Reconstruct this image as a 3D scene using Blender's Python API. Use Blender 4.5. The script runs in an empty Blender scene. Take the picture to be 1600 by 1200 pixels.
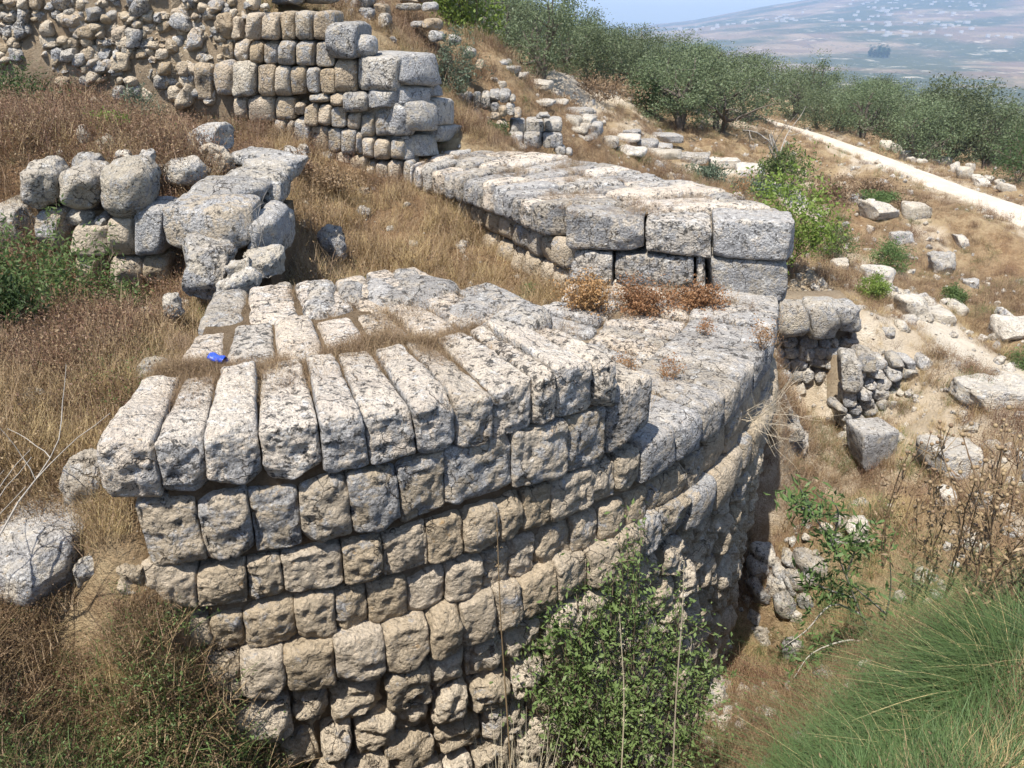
import bpy, math, random
import numpy as np
from mathutils import Matrix, Vector
sc = bpy.context.scene
COL = sc.collection
R_ = math.radians
# ------------------------------------------------------------------ camera, sky, sun, exposure
EYE = np.array([0.0, 0.0, 2.4]); FPX = 1200.0; PIT = 0.458; ROLL = 0.008
cd = bpy.data.cameras.new('camera'); cam = bpy.data.objects.new('camera', cd); COL.objects.link(cam)
cd.sensor_width = 36; cd.lens = 36 * FPX / 1600; cd.clip_start = .05; cd.clip_end = 30000
cam.matrix_world = Matrix.Translation(EYE) @ Matrix.Rotation(math.pi/2 - PIT, 4, 'X') @ Matrix.Rotation(ROLL, 4, 'Z')
sc.camera = cam
SUN = Vector((-0.23, -0.37, 0.90)).normalized()
w = bpy.data.worlds.new('World'); sc.world = w; w.use_nodes = True
nt = w.node_tree; bg = nt.nodes['Background']; sky = nt.nodes.new('ShaderNodeTexSky')
sky.sky_type = 'NISHITA'; sky.sun_disc = False
sky.sun_elevation = math.asin(SUN.z); sky.sun_rotation = math.atan2(SUN.x, SUN.y)
sky.air_density = 1.0; sky.dust_density = 1.0; sky.ozone_density = 1.5; sky.altitude = 400
nt.links.new(sky.outputs[0], bg.inputs[0]); bg.inputs[1].default_value = 0.115
sl = bpy.data.lights.new('sun', 'SUN'); sl.energy = 4.4; sl.angle = R_(.53); sl.color = (1, .955, .88)
so = bpy.data.objects.new('sun', sl); COL.objects.link(so); so.rotation_euler = SUN.to_track_quat('Z', 'Y').to_euler()
so.location = (0, 0, 60)
vs = sc.view_settings; vs.view_transform = 'Standard'; vs.look = 'None'; vs.exposure = 1.0; vs.gamma = 1
sc.render.engine = 'CYCLES'
sc.cycles.max_bounces = 6; sc.cycles.diffuse_bounces = 3; sc.cycles.transparent_max_bounces = 8; sc.cycles.volume_bounces = 1
sc.cycles.use_denoising = True
try: sc.cycles.denoiser = 'OPENIMAGEDENOISE'; sc.cycles.denoising_prefilter = 'ACCURATE'
except Exception: pass

# ------------------------------------------------------------------ maths helpers
cp, sp = math.cos(PIT), math.sin(PIT)
def ray(px, py):
    x = (px-800)/FPX; y = (600-py)/FPX
    c, s = math.cos(ROLL), math.sin(ROLL); x, y = x*c-y*s, x*s+y*c
    return np.array([x, cp+y*sp, -sp+y*cp])
def on_z(px, py, z):
    d = ray(px, py); return EYE + d*((z-EYE[2])/d[2])
def on_y(px, py, Y):
    d = ray(px, py); return EYE + d*(Y/d[1])
CEN = np.array([-3.6427, 11.1935]); RAD = 7.3044
def on_cyl(px, py, r=RAD):
    d = ray(px, py); o = EYE[:2]-CEN; a = d[:2]@d[:2]; b = o@d[:2]; c = o@o-r*r
    D = b*b-a*c
    t = (-b-math.sqrt(D))/a if D > 0 else -b/a
    return EYE + d*t
def project(P):
    P = np.atleast_2d(P)-EYE
    dpt = P[:, 1]*cp-P[:, 2]*sp; u = P[:, 1]*sp+P[:, 2]*cp
    x, y = P[:, 0]/dpt, u/dpt
    c, s = math.cos(-ROLL), math.sin(-ROLL); x, y = x*c-y*s, x*s+y*c
    return np.c_[800+x*FPX, 600-y*FPX, dpt]
def _h(i, j, k, seed):
    n = (i*374761393 + j*668265263 + k*2147483647*0 + k*1274126177 + seed*974634777) & 0xffffffff
    n = ((n ^ (n >> 13))*1274126177) & 0xffffffff
    n = ((n ^ (n >> 15))*2246822519) & 0xffffffff
    return ((n ^ (n >> 16)) & 0xffff)/32767.5-1
def vnoise(P, seed=0):
    I = np.floor(P).astype(np.int64); f = P-I; f = f*f*f*(f*(f*6-15)+10)
    out = 0
    for a in (0, 1):
        for b in (0, 1):
            for c in (0, 1):
                wgt = (f[:, 0] if a else 1-f[:, 0])*(f[:, 1] if b else 1-f[:, 1])*(f[:, 2] if c else 1-f[:, 2])
                out = out+wgt*_h(I[:, 0]+a, I[:, 1]+b, I[:, 2]+c, seed)
    return out
def fbm(P, octv=4, seed=0, gain=.5):
    s = 0; a = 1.0; f = 1.0; t = 0
    for o in range(octv):
        s = s+a*vnoise(P*f+o*17.3, seed+o); t += a; a *= gain; f *= 2.03
    return s/t
def sstep(a, b, x):
    t = np.clip((x-a)/(b-a), 0, 1); return t*t*(3-2*t)

# ------------------------------------------------------------------ object helpers
def raw_mesh(name, V, F, mat, smooth=True):
    V = np.asarray(V, np.float32); F = np.asarray(F, np.int32)
    me = bpy.data.meshes.new(name); k = F.shape[1]
    me.vertices.add(len(V)); me.vertices.foreach_set('co', V.ravel())
    me.loops.add(F.size); me.loops.foreach_set('vertex_index', F.ravel())
    me.polygons.add(len(F)); me.polygons.foreach_set('loop_start', np.arange(0, F.size, k, dtype=np.int32))
    me.polygons.foreach_set('use_smooth', np.full(len(F), smooth))
    me.update(calc_edges=True); me.validate()
    if mat: me.materials.append(mat)
    return me
def put(name, me, parent=None, loc=(0, 0, 0)):
    o = bpy.data.objects.new(name, me); COL.objects.link(o); o.location = loc
    if parent is not None:
        o.parent = parent
        if parent.parent is None: o.location = Vector(loc)-parent.location
        else: o.location = Vector(loc)-parent.location-parent.parent.location
    return o
def tag(o, label=None, cat=None, group=None, kind=None):
    for k, v in (('label', label), ('category', cat), ('group', group), ('kind', kind)):
        if v: o[k] = v
    return o
def thing(name, loc, label, cat, group=None):
    e = bpy.data.objects.new(name, None); COL.objects.link(e); e.location = [float(q) for q in loc]; e.empty_display_size = .2
    return tag(e, label, cat, group, 'thing')
def geo(name, V, F, mat, parent=None, smooth=True):
    V = np.asarray(V, float); c = V.mean(0)
    return put(name, raw_mesh(name, V-c, F, mat, smooth), parent, c)
class MB:
    def __init__(s): s.V = []; s.F = []; s.n = 0
    def add(s, V, F):
        V = np.asarray(V, float); F = np.asarray(F, np.int64)
        s.V.append(V); s.F.append(F+s.n); s.n += len(V); return s
    def get(s): return np.concatenate(s.V), np.concatenate(s.F)

# ------------------------------------------------------------------ materials
class NT:
    def __init__(s, name):
        s.m = bpy.data.materials.new(name); s.m.use_nodes = True; s.t = s.m.node_tree; s.t.nodes.clear()
        s.out = s.t.nodes.new('ShaderNodeOutputMaterial')
    def n(s, typ, ins=None, **kw):
        nd = s.t.nodes.new('ShaderNode'+typ)
        for k, v in kw.items(): setattr(nd, k, v)
        for k, v in (ins or {}).items():
            if isinstance(v, bpy.types.NodeSocket): s.t.links.new(v, nd.inputs[k])
            else: nd.inputs[k].default_value = v
        return nd
    def pos(s): return s.n('NewGeometry').outputs['Position']
    def noise(s, scale, detail=6, rough=.6, vec=None, dist=0):
        return s.n('TexNoise', {'Vector': vec or s.pos(), 'Scale': scale, 'Detail': detail, 'Roughness': rough, 'Distortion': dist}).outputs['Fac']
    def vor(s, scale, vec=None, feature='F1'):
        return s.n('TexVoronoi', {'Vector': vec or s.pos(), 'Scale': scale}, feature=feature).outputs['Distance']
    def rng(s, v, a, b, c=0, d=1):
        return s.n('MapRange', {0: v, 1: a, 2: b, 3: c, 4: d}).outputs[0]
    def mix(s, f, a, b):
        nd = s.n('Mix', data_type='RGBA')
        for k, v in ((0, f), (6, a), (7, b)):
            if isinstance(v, bpy.types.NodeSocket): s.t.links.new(v, nd.inputs[k])
            else: nd.inputs[k].default_value = v if not isinstance(v, tuple) else (*v, 1)[:4]
        return nd.outputs[2]
    def mul(s, a, b, op='MULTIPLY'): return s.n('Math', {0: a, 1: b}, operation=op).outputs[0]
    def rnd(s): return s.n('ObjectInfo').outputs['Random']
    def nz(s):
        g = s.n('NewGeometry').outputs['Normal']; return s.n('SeparateXYZ', {0: g}).outputs[2]
    def hsv(s, col, val=1.0, sat=1.0, hue=.5):
        return s.n('HueSaturation', {'Hue': hue, 'Saturation': sat, 'Value': val, 'Color': col}).outputs[0]
    def bump(s, h, strength, dist):
        return s.n('Bump', {'Height': h, 'Strength': strength, 'Distance': dist}).outputs[0]
    def done(s, col, rough=.95, nrm=None, spec=.2):
        b = s.n('BsdfPrincipled', {'Roughness': rough, 'Specular IOR Level': spec})
        if isinstance(col, bpy.types.NodeSocket): s.t.links.new(col, b.inputs['Base Color'])
        else: b.inputs['Base Color'].default_value = (*col, 1)
        if nrm: s.t.links.new(nrm, b.inputs['Normal'])
        s.t.links.new(b.outputs[0], s.out.inputs[0]); return s.m

def stone_mat(name, c1, c2, grey=.5, dark=.5, topclean=.6, var=.2, bump=1.0, sc_=1.0, greycol=(.33, .33, .335), white=.3, orange=.15):
    """limestone: two body tones, grey crust on the weathered sides, black and white lichen patches, dirt in fine pits"""
    t = NT(name); ps = t.pos()
    n1 = t.noise(2.3*sc_, 6, .6); n2 = t.noise(6*sc_, 7, .72, dist=.5); n3 = t.noise(15*sc_, 6, .75, dist=.3); n4 = t.noise(52*sc_, 4, .7); n5 = t.noise(130*sc_, 2, .6)
    r2 = t.n('Math', {0: t.mul(t.rnd(), 7.137)}, operation='FRACT').outputs[0]; r3 = t.n('Math', {0: t.mul(t.rnd(), 13.71)}, operation='FRACT').outputs[0]
    n6 = t.noise(9*sc_, 6, .75, vec=t.n('VectorMath', {0: ps, 1: (13.1, 7.7, 3.3)}, operation='ADD').outputs[0])
    up = t.rng(t.nz(), .35, .85)
    col = t.mix(t.rng(n1, .38, .62), c1, c2)
    col = t.mix(t.rng(n3, .42, .62, 0, .6), col, tuple(.62*q for q in c2))
    n2 = t.mul(n2, t.rng(r2, 0, 1, -.075, .06), 'ADD'); n3d = t.mul(n3, t.rng(r3, 0, 1, -.035, .03), 'ADD')
    g = t.mul(t.rng(n2, .60-.2*grey, .68-.2*grey, 0, .9 if grey else 0), t.rng(up, 0, 1, 1, 1-topclean))
    col = t.mix(g, col, t.mix(t.rng(n4, .38, .62), tuple(.55*q for q in greycol), tuple(min(.8, 1.5*q) for q in greycol)))
    col = t.mix(t.rng(n6, .63-.12*white, .67-.12*white, 0, .75 if white else 0), col, (.66, .64, .60))
    col = t.mix(t.rng(n6, .36+.06*orange, .31+.06*orange, 0, .8 if orange else 0), col, (.46, .30, .15))
    da = .66-.15*dark
    col = t.mix(t.rng(n3d, da, da+.035, 0, .92 if dark else 0), col, (.06, .057, .052))
    col = t.mix(t.rng(n4, .64-.1*dark, .70-.1*dark, 0, .8), col, (.085, .072, .055))
    col = t.mix(t.rng(n5, .5, .7, 0, .5), col, tuple(.4*q for q in c2))
    wv = t.n('VectorMath', {0: ps, 1: t.n('VectorMath', {0: t.n('TexNoise', {'Vector': ps, 'Scale': 4.5, 'Detail': 4}).outputs['Color'], 3: .35}, operation='SCALE').outputs[0]}, operation='ADD').outputs[0]
    crack = t.mul(t.rng(t.vor(2.6*sc_, wv, 'DISTANCE_TO_EDGE'), .016, .004), t.rng(n1, .47, .56))
    col = t.mix(t.mul(crack, .75), col, (.09, .07, .05))
    col = t.hsv(col, t.rng(t.rnd(), 0, 1, 1-var, 1+var*.6), t.rng(t.rnd(), 0, 1, 1.1, .85))
    h = t.mul(t.mul(n3, .9), t.mul(n4, .55), 'ADD')
    h = t.mul(h, t.mul(t.vor(30*sc_), -.45), 'ADD'); h = t.mul(h, t.mul(n5, .18), 'ADD'); h = t.mul(h, t.mul(crack, -.6), 'ADD')
    return t.done(col, .95, t.bump(h, bump, .05/sc_))
LIME = stone_mat('limestone_lichen', (.74, .64, .51), (.64, .54, .43), .75, .72, .85, var=.14, greycol=(.36, .355, .35), white=.5, orange=.3)
LIMETOP = stone_mat('limestone_top', (.76, .64, .50), (.67, .56, .44), .5, .75, .6, var=.12, white=.6)
LIMEB = stone_mat('limestone_grey_top', (.62, .54, .44), (.52, .46, .38), .8, .78, .35, white=.6)
TAN = stone_mat('limestone_tan', (.58, .475, .345), (.49, .40, .285), .1, .12, 0, var=.13, white=0, orange=.3)
TANGREY = stone_mat('limestone_tan_grey', (.56, .465, .345), (.48, .40, .295), .62, .42, 0, var=.15, greycol=(.37, .365, .36), white=.3)
PALE = stone_mat('limestone_pale', (.64, .535, .395), (.55, .455, .335), .1, .1, 0, var=.13, white=.2, orange=.2)
FAR = stone_mat('limestone_wall', (.55, .44, .305), (.46, .365, .26), .3, .35, .3, var=.2, white=.3)
FARG = stone_mat('limestone_grey', (.55, .485, .39), (.47, .425, .36), .8, .6, .4, var=.18, white=.5)
ROCK = stone_mat('weathered_rock', (.60, .53, .42), (.52, .455, .37), .75, .6, .5, var=.18, white=.5)
WHITE = stone_mat('chalk_rock', (.66, .59, .48), (.58, .51, .41), .4, .35, .6, var=.15, white=.5)
def earth(name, c1, c2, c3):
    t = NT(name); n1 = t.noise(1.7, 8, .65); n2 = t.noise(14, 6, .7); n3 = t.noise(60, 4, .7)
    col = t.mix(t.rng(n1, .35, .65), c1, c2); col = t.mix(t.rng(n2, .5, .68), col, c3)
    return t.done(col, 1, t.bump(t.mul(n2, n3, 'ADD'), .9, .05), .05)
CORE = earth('joint_earth', (.16, .115, .07), (.21, .155, .10), (.11, .075, .045))
RUBC = earth('rubble_earth', (.33, .265, .185), (.27, .205, .14), (.19, .14, .09))
def ground_mat():
    t = NT('dry_ground'); at = t.n('Attribute', attribute_name='bare').outputs['Fac']
    rd = t.n('Attribute', attribute_name='red').outputs['Fac']
    n0 = t.noise(.35, 5, .6); n1 = t.noise(1.6, 8, .68); n2 = t.noise(9, 7, .72); n3 = t.noise(45, 4, .7)
    litter = t.mix(t.rng(n2, .38, .64), (.30, .205, .115), (.155, .095, .052))
    straw = t.mix(t.rng(n2, .35, .65), (.42, .325, .195), (.30, .215, .125))
    col = t.mix(t.rng(n1, .42, .6), straw, litter)
    col = t.mix(t.mul(rd, .65), col, t.mix(t.rng(n2, .4, .6), (.235, .125, .065), (.145, .08, .045)))
    dust = t.mix(t.rng(n2, .35, .7), (.56, .465, .345), (.44, .355, .25))
    pale = t.mix(t.rng(n2, .4, .65), (.68, .61, .50), (.56, .48, .37))
    b = t.mul(at, t.mul(t.mul(n1, .9), t.mul(n2, .5), 'ADD'), 'ADD')
    col = t.mix(t.rng(b, .82, 1.02), col, dust)
    col = t.mix(t.rng(b, 1.18, 1.42), col, pale)
    peb = t.vor(22); col = t.mix(t.mul(t.rng(peb, .16, .10), t.rng(n1, .4, .6)), col, (.6, .53, .42))
    return t.done(col, 1, t.bump(t.mul(t.mul(n2, n3, 'ADD'), t.mul(peb, -.4), 'ADD'), 1, .06), .05)
GROUND = ground_mat()
def leaf_mat(name, a, b, c, trans=.35, scale=1.2, rough=.55):
    t = NT(name); n = t.noise(scale, 3, .6); n2 = t.noise(scale*9, 2, .6)
    col = t.mix(t.rng(n, .35, .65), a, b); col = t.mix(t.rng(n2, .45, .75, 0, .8), col, c)
    col = t.hsv(col, t.rng(t.rnd(), 0, 1, .8, 1.2), 1, t.rng(t.rnd(), 0, 1, .49, .51))
    b_ = t.n('BsdfPrincipled', {'Base Color': col, 'Roughness': rough, 'Specular IOR Level': .3})
    tr = t.n('BsdfTranslucent', {'Color': col}); mx = t.n('MixShader', {0: trans, 1: b_.outputs[0], 2: tr.outputs[0]})
    t.t.links.new(mx.outputs[0], t.out.inputs[0]); return t.m
OLIVE = leaf_mat('olive_leaf', (.09, .12, .05), (.125, .155, .075), (.18, .20, .13), .27, .8)
GREEN = leaf_mat('green_leaf', (.085, .14, .04), (.13, .185, .06), (.18, .23, .09), .4)
BRIGHT = leaf_mat('bright_leaf', (.17, .25, .04), (.22, .29, .065), (.13, .20, .045), .4)
DKGREEN = leaf_mat('dark_leaf', (.04, .075, .02), (.06, .10, .03), (.08, .12, .04), .3)
BLUEGR = leaf_mat('grey_green_leaf', (.10, .135, .085), (.13, .165, .105), (.16, .19, .13), .3)
FEATHER = leaf_mat('feather_grass_leaf', (.075, .135, .042), (.11, .175, .06), (.17, .215, .09), .35, 2.5)
LIGHTG = leaf_mat('light_green_leaf', (.125, .19, .055), (.175, .24, .08), (.22, .275, .11), .4, 2)
STRAW = leaf_mat('straw', (.50, .375, .195), (.42, .295, .145), (.57, .47, .29), .3, 3)
RUST = leaf_mat('rust_dry_leaf', (.36, .20, .09), (.27, .145, .065), (.42, .28, .14), .3, 3)
BROWN = leaf_mat('brown_dry_stem', (.235, .16, .09), (.30, .21, .12), (.16, .105, .065), .2, 3)
RUSSET = leaf_mat('russet_stem', (.19, .105, .06), (.14, .082, .055), (.24, .15, .095), .2, 3)
PALEST = leaf_mat('pale_stalk', (.55, .47, .33), (.62, .54, .40), (.45, .36, .24), .2, 3)
CACT = leaf_mat('cactus_pad', (.10, .15, .07), (.13, .185, .09), (.16, .20, .11), .05)
def flat(name, c, rough=.9, metal=0):
    t = NT(name); n = t.noise(9, 5, .6); col = t.mix(t.rng(n, .3, .7), tuple(.75*q for q in c), tuple(min(1, 1.2*q) for q in c))
    m = t.done(col, rough, t.bump(n, .4, .02)); 
    for nd in t.t.nodes:
        if nd.type == 'BSDF_PRINCIPLED': nd.inputs['Metallic'].default_value = metal
    return m
BARK = flat('bark', (.12, .10, .08)); TWIG = flat('dead_twig', (.32, .29, .25)); BRBARK = flat('brown_bark', (.16, .12, .085))
BLUE = flat('can_blue', (.03, .07, .40), .3); CANW = flat('can_white', (.8, .8, .82), .35); ALU = flat('can_aluminium', (.7, .7, .72), .35, .9)
CANR = flat('can_pink', (.55, .08, .2), .35)

# ------------------------------------------------------------------ stones
_cg = {}
def cube_grid(n):
    if n in _cg: return _cg[n]
    a = np.linspace(-1, 1, n+1); a = np.sign(a)*np.abs(a)**.85
    Vs, Fs = [], []; off = 0
    for ax in range(3):
        for sg in (-1, 1):
            U, W = np.meshgrid(a, a, indexing='ij'); P = np.zeros((n+1, n+1, 3))
            P[..., ax] = sg; P[..., (ax+1) % 3] = U; P[..., (ax+2) % 3] = W
            i = np.arange((n+1)**2).reshape(n+1, n+1)
            q = np.stack([i[:-1, :-1], i[1:, :-1], i[1:, 1:], i[:-1, 1:]], -1).reshape(-1, 4)
            if sg < 0: q = q[:, ::-1]
            Vs.append(P.reshape(-1, 3)); Fs.append(q+off); off += (n+1)**2
    V = np.concatenate(Vs); F = np.concatenate(Fs)
    k = np.round(V*1e5).astype(np.int64); _, first, inv = np.unique(k, axis=0, return_index=True, return_inverse=True)
    _cg[n] = (V[first], inv.ravel()[F]); return _cg[n]
def hex_stone(C, n=8, r=.06, amp=.02, freq=6, bulge=.02, seed=0, pit=0, cuts=4, deep=.14, side=1.0, maxcut=9.):
    """C[u][v][w] corners (u right, v up, w out): a rounded, rough block filling the hexahedron"""
    C = np.asarray(C, float); V, F = cube_grid(n)
    ex = np.linalg.norm(C[1]-C[0], axis=-1).mean()/2; ey = np.linalg.norm(C[:, 1]-C[:, 0], axis=-1).mean()/2
    ez = np.linalg.norm(C[:, :, 1]-C[:, :, 0], axis=-1).mean()/2
    hs = np.array([ex, ey, ez]); r = min(r, .9*hs.min())
    p = V*hs; q = np.clip(p, -(hs-r), hs-r); d = p-q; L = np.linalg.norm(d, axis=1)[:, None]
    nr = d/np.maximum(L, 1e-9); p = q+r*nr
    # bossed front: swell towards the middle of the outer faces
    sw = (1-np.abs(V[:, 0])**2.5)*(1-np.abs(V[:, 1])**2.5); p[:, 2] += bulge*sw*(V[:, 2] > .5)
    sw2 = (1-np.abs(V[:, 0])**2.5)*(1-np.abs(V[:, 2])**2.5); p[:, 1] += .5*bulge*sw2*(V[:, 1] > .5)
    g_ = np.random.default_rng(seed)
    for k_ in range(cuts):   # chipped arrises: shave with a few random planes
        if maxcut < 5:
            m_ = g_.choice((-1., 1.), 3)*g_.uniform(.35, 1, 3); m_[2] = abs(m_[2]); m_ /= np.linalg.norm(m_); sup = np.abs(m_)@(hs-r)+r; off = maxcut*g_.uniform(.2, 1)
        else:
            m_ = g_.normal(size=3); m_[2] = abs(m_[2])*1.2 if g_.random() < .8 else m_[2]; m_ /= np.linalg.norm(m_); sup = np.abs(m_)@hs; off = sup*(g_.uniform(.25, 1)*deep+.10)
        e_ = p@m_-sup+off; p = p-np.maximum(e_, 0)[:, None]*m_*.92
    t = (p/hs+1)/2; t = t[:, :, None]
    u, v, w_ = t[:, 0], t[:, 1], t[:, 2]
    P = ((C[0, 0, 0]*(1-u)+C[1, 0, 0]*u)*(1-v)+(C[0, 1, 0]*(1-u)+C[1, 1, 0]*u)*v)*(1-w_) \
        + ((C[0, 0, 1]*(1-u)+C[1, 0, 1]*u)*(1-v)+(C[0, 1, 1]*(1-u)+C[1, 1, 1]*u)*v)*w_
    A = C[1].mean((0, 1))-C[0].mean((0, 1)); B = C[:, 1].mean((0, 1))-C[:, 0].mean((0, 1)); D = C[:, :, 1].mean((0, 1))-C[:, :, 0].mean((0, 1))
    N = nr[:, :1]*A/np.linalg.norm(A)+nr[:, 1:2]*B/np.linalg.norm(B)+nr[:, 2:]*D/np.linalg.norm(D)
    N /= np.maximum(np.linalg.norm(N, axis=1), 1e-6)[:, None]
    h = fbm(P*freq+seed*7.7, 5, seed % 91, .62)
    h = h+.8*fbm(P*freq*.33+seed*3.1, 2, seed % 77)
    if pit: h = h-pit*np.clip(np.abs(vnoise(P*freq*1.7+seed, seed % 53))-.25, 0, 1)*2
    wgt = side+(1-side)*np.clip(nr[:, 2], 0, 1)+(1-side)*.5*np.clip(nr[:, 1], 0, 1)*(V[:, 1] > .9)
    P = P+N*(amp*h*np.clip(wgt, 0, 1))[:, None]
    return P, F
def quadC(TL, TR, BR, BL, dep, dep2=None, taper=1.0):
    """front quad (seen from outside) + inward vectors"""
    TL, TR, BR, BL = [np.asarray(q, float) for q in (TL, TR, BR, BL)]
    dl = np.asarray(dep, float); dr = np.asarray(dep2 if dep2 is not None else dep, float)
    C = np.zeros((2, 2, 2, 3))
    C[0, 1, 1], C[1, 1, 1], C[1, 0, 1], C[0, 0, 1] = TL, TR, BR, BL
    m = (TL+TR+BR+BL)/4
    for (u, v, q, dd) in ((0, 1, TL, dl), (1, 1, TR, dr), (1, 0, BR, dr), (0, 0, BL, dl)):
        b = q+dd
        C[u, v, 0] = b
    return C
class Wall:
    """collects the stones of one masonry thing; the largest 290 become parts, the rest one joined part"""
    def __init__(s, th): s.th = th; s.L = []
    def add(s, C, mat, n=8, label=None, **kw):
        C = np.asarray(C, float); s.L.append((C, mat, n, label, kw))
    def emit(s, cull=False, limit=290):
        L = []
        for it in s.L:
            q = project(it[0].reshape(-1, 3)); fr = q
            if cull and (q[:, 2].min() < .2 or fr[:, 0].max() < -90 or fr[:, 0].min() > 1690 or fr[:, 1].min() > 1290 or fr[:, 1].max() < -90): continue
            area = np.ptp(fr[:, 0])*np.ptp(fr[:, 1]); L.append((area, it))
        L.sort(key=lambda a: -a[0]); rest = {}
        for i, (a, (C, mat, n, label, kw)) in enumerate(L):
            P, F = hex_stone(C, n, seed=random.randrange(9999), **kw)
            if i < limit:
                o = geo('stone', P, F, mat, s.th)
                if label: o['label'] = label
            else: rest.setdefault(mat.name, (mat, MB()))[1].add(P, F)
        for mat, mb in rest.values():
            tag(geo('small_stones', *mb.get(), mat, s.th), kind='stuff')
def rad(p, d):  # vector of length d towards the tower's centre
    v = CEN-np.asarray(p)[:2]; v = v/np.linalg.norm(v)*d; return np.array([v[0], v[1], 0])
def pol(r, th, z): return np.array([CEN[0]+r*math.cos(th), CEN[1]+r*math.sin(th), z])
def ang(p): return math.atan2(p[1]-CEN[1], p[0]-CEN[0])
rnd = random.Random(7); random.seed(11)
U = rnd.uniform
def inset(TL, TR, BR, BL, g):
    m = (TL+TR+BR+BL)/4
    return [q+(m-q)*min(.3, g/max(1e-3, np.linalg.norm(m-q))) for q in (TL, TR, BR, BL)]
# ------------------------------------------------------------------ terrain
OUTP = [(1130, 1010, -6.3), (1240, 965, -6.2), (1185, 850, -6.2), (1150, 1150, -5.7), (1260, 1190, -4.6), (1300, 1050, -5.7),
 (1390, 1180, -2.9), (1250, 760, -5.9), (1380, 720, -5.5), (1240, 610, -5.1), (1310, 605, -5.1), (1420, 645, -5.0), (1330, 540, -4.15), (1500, 625, -4.6),
 (1570, 650, -4.5), (1480, 540, -4.2), (1255, 480, -3.9), (1400, 455, -4.0), (1550, 480, -4.3), (1300, 400, -3.5), (1420, 352, -3.9), (1590, 385, -4.3),
 (1490, 415, -4.6), (1440, 800, -4.2), (1600, 330, -4.1), (1450, 285, -4.05), (1265, 207, -4.0), (1200, 292, -3.4), (1100, 258, -2.7),
 (1000, 235, -2.1), (900, 190, -1.4), (950, 240, -1.6), (1050, 217, -2.7), (1180, 185, -4.0), (860, 150, -.6), (740, 150, .5), (760, 62, 1.6), (850, 130, -.3), (980, 160, -1.6),
 (840, 215, -.45), (760, 200, -.1)]
OUTX = [(0, .3, .8), (0, 1.2, .35), (0, 2, -1.1), (0, 3, -3.9), (0, 4.0, -5.0), (-.7, 4.1, -4.3), (.4, 4.7, -5.6), (1.2, 5.2, -5.9), (2.2, 5.8, -6.1), (-1.1, 3.4, -3.6), (-2, 1, .2), (-2.2, 2.2, -.6), (2, 1, -.2), (2.2, 2.0, -1.0), (2.7, 3.2, -1.75), (3.6, 4.2, -2.1), (5, 4, -1.6),
 (4.4, 5.6, -3.2), (7, 6, -2.6), (9, 10, -4.2), (-8, 1, .3), (8, 1, .2), (16, 8, -3), (14, 16, -4.4), (25, 20, -5),
 (31, 50, -7), (37, 80, -8), (18, 120, -5.6), (26, 120, -7.5), (18, 75, -4.8), (5, 34, -1.6), (5, 60, -2.2), (8, 90, -3.6), (-1, 45, .2), (40, 38, -8), (60, 120, -16), (60, 60, -14), (30, 170, -12),
 (0, 170, -5), (-12, 45, 3.4), (-12, 90, 3), (0, 85, -.8), (-30, 40, 6), (-30, 120, 5), (60, 20, -12), (80, 170, -26), (-40, 10, 4), (26, 34, -5.2), (20, 36, -4.3),
 (-1.0, 16.0, .2), (-2.2, 17.5, 1.4), (-4, 16, 2.6), (-8, 16, 3.6), (-15, 16, 4.2), (-6, 22, 4.2), (-1.5, 22, 1.7), (2.8, 16, -1.4), (4.5, 12.5, -3.2), (4.6, 9.5, -5.0), (4.3, 15.5, -2.6)]
FACE = [(205, 800), (222, 890), (262, 975), (308, 1050), (352, 1125)]
LEFT = [(120, 790, -.75), (60, 850, -.95), (20, 700, -.55), (120, 650, -.5),
 (60, 1000, -1.35), (150, 1060, -1.75), (40, 1150, -1.7), (240, 1180, -2.2), (215, 560, -.45), (100, 560, -.5), (30, 520, -.4), (180, 480, -.75), (235, 470, -.7)]
INP = [(860, 445, -1.15), (790, 400, -.95), (700, 400, -.95), (600, 340, -.65), (540, 300, -.45), (640, 295, -.55), (480, 420, -.8), (450, 330, -.35), (520, 410, -1.0),
 (420, 215, .45), (380, 240, .25)]
INX = [(-4.6, 9.2, .55), (-6.6, 9.2, .75), (-3.6, 9.6, .35), (-4.2, 7.4, -.6), (-5.2, 8.0, -.7), (-7, 7.9, -.6), (-9, 9, .9), (-12, 12, 1.4), (-14, 9, 1.0), (-14, 6, .2), (-10, 13.3, 1.1), (2, 8.5, -1.5),
 (-2.5, 7.9, -1.0), (-3.1, 7.6, -.6), (-2.2, 14.5, -.3), (-6, 13.6, .6), (-5.6, 11, .8), (-7.6, 11, .9), (-4.4, 10.6, .75)]
def rbf(pts):
    P = np.array(pts); X = P[:, :2]; z = P[:, 2]
    K = np.sqrt(((X[:, None]-X[None])**2).sum(-1)+.3)
    n = len(P); A = np.zeros((n+1, n+1)); A[:n, :n] = K-np.eye(n)*.02; A[:n, n] = 1; A[n, :n] = 1
    s = np.linalg.solve(A, np.r_[z, 0])
    def f(x, y):
        x = np.asarray(x, float); y = np.asarray(y, float); o = np.full(x.shape, s[n])
        for (a, b), k in zip(X, s[:n]): o = o+k*np.sqrt((x-a)**2+(y-b)**2+.3)
        return o
    return f
_l = [tuple(on_z(*q)) for q in LEFT]+[tuple(on_cyl(*q, RAD+.04)) for q in FACE]
F_OUT = rbf([tuple(on_z(*q)) for q in OUTP]+OUTX+_l)
F_IN = rbf([tuple(on_z(*q)) for q in INP]+INX+_l)
PITPOLY = np.array([(-18, 5.2), (-3.4, 5.4), (-2.2, 5.4), (-1.2, 5.75), (.3, 6.9), (1.7, 8.3), (2.2, 10.2), (1.7, 11.9), (.5, 13.3), (-1.2, 14.3), (-1.9, 14.7), (-4.6, 14.6), (-18, 15.3)])
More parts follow.
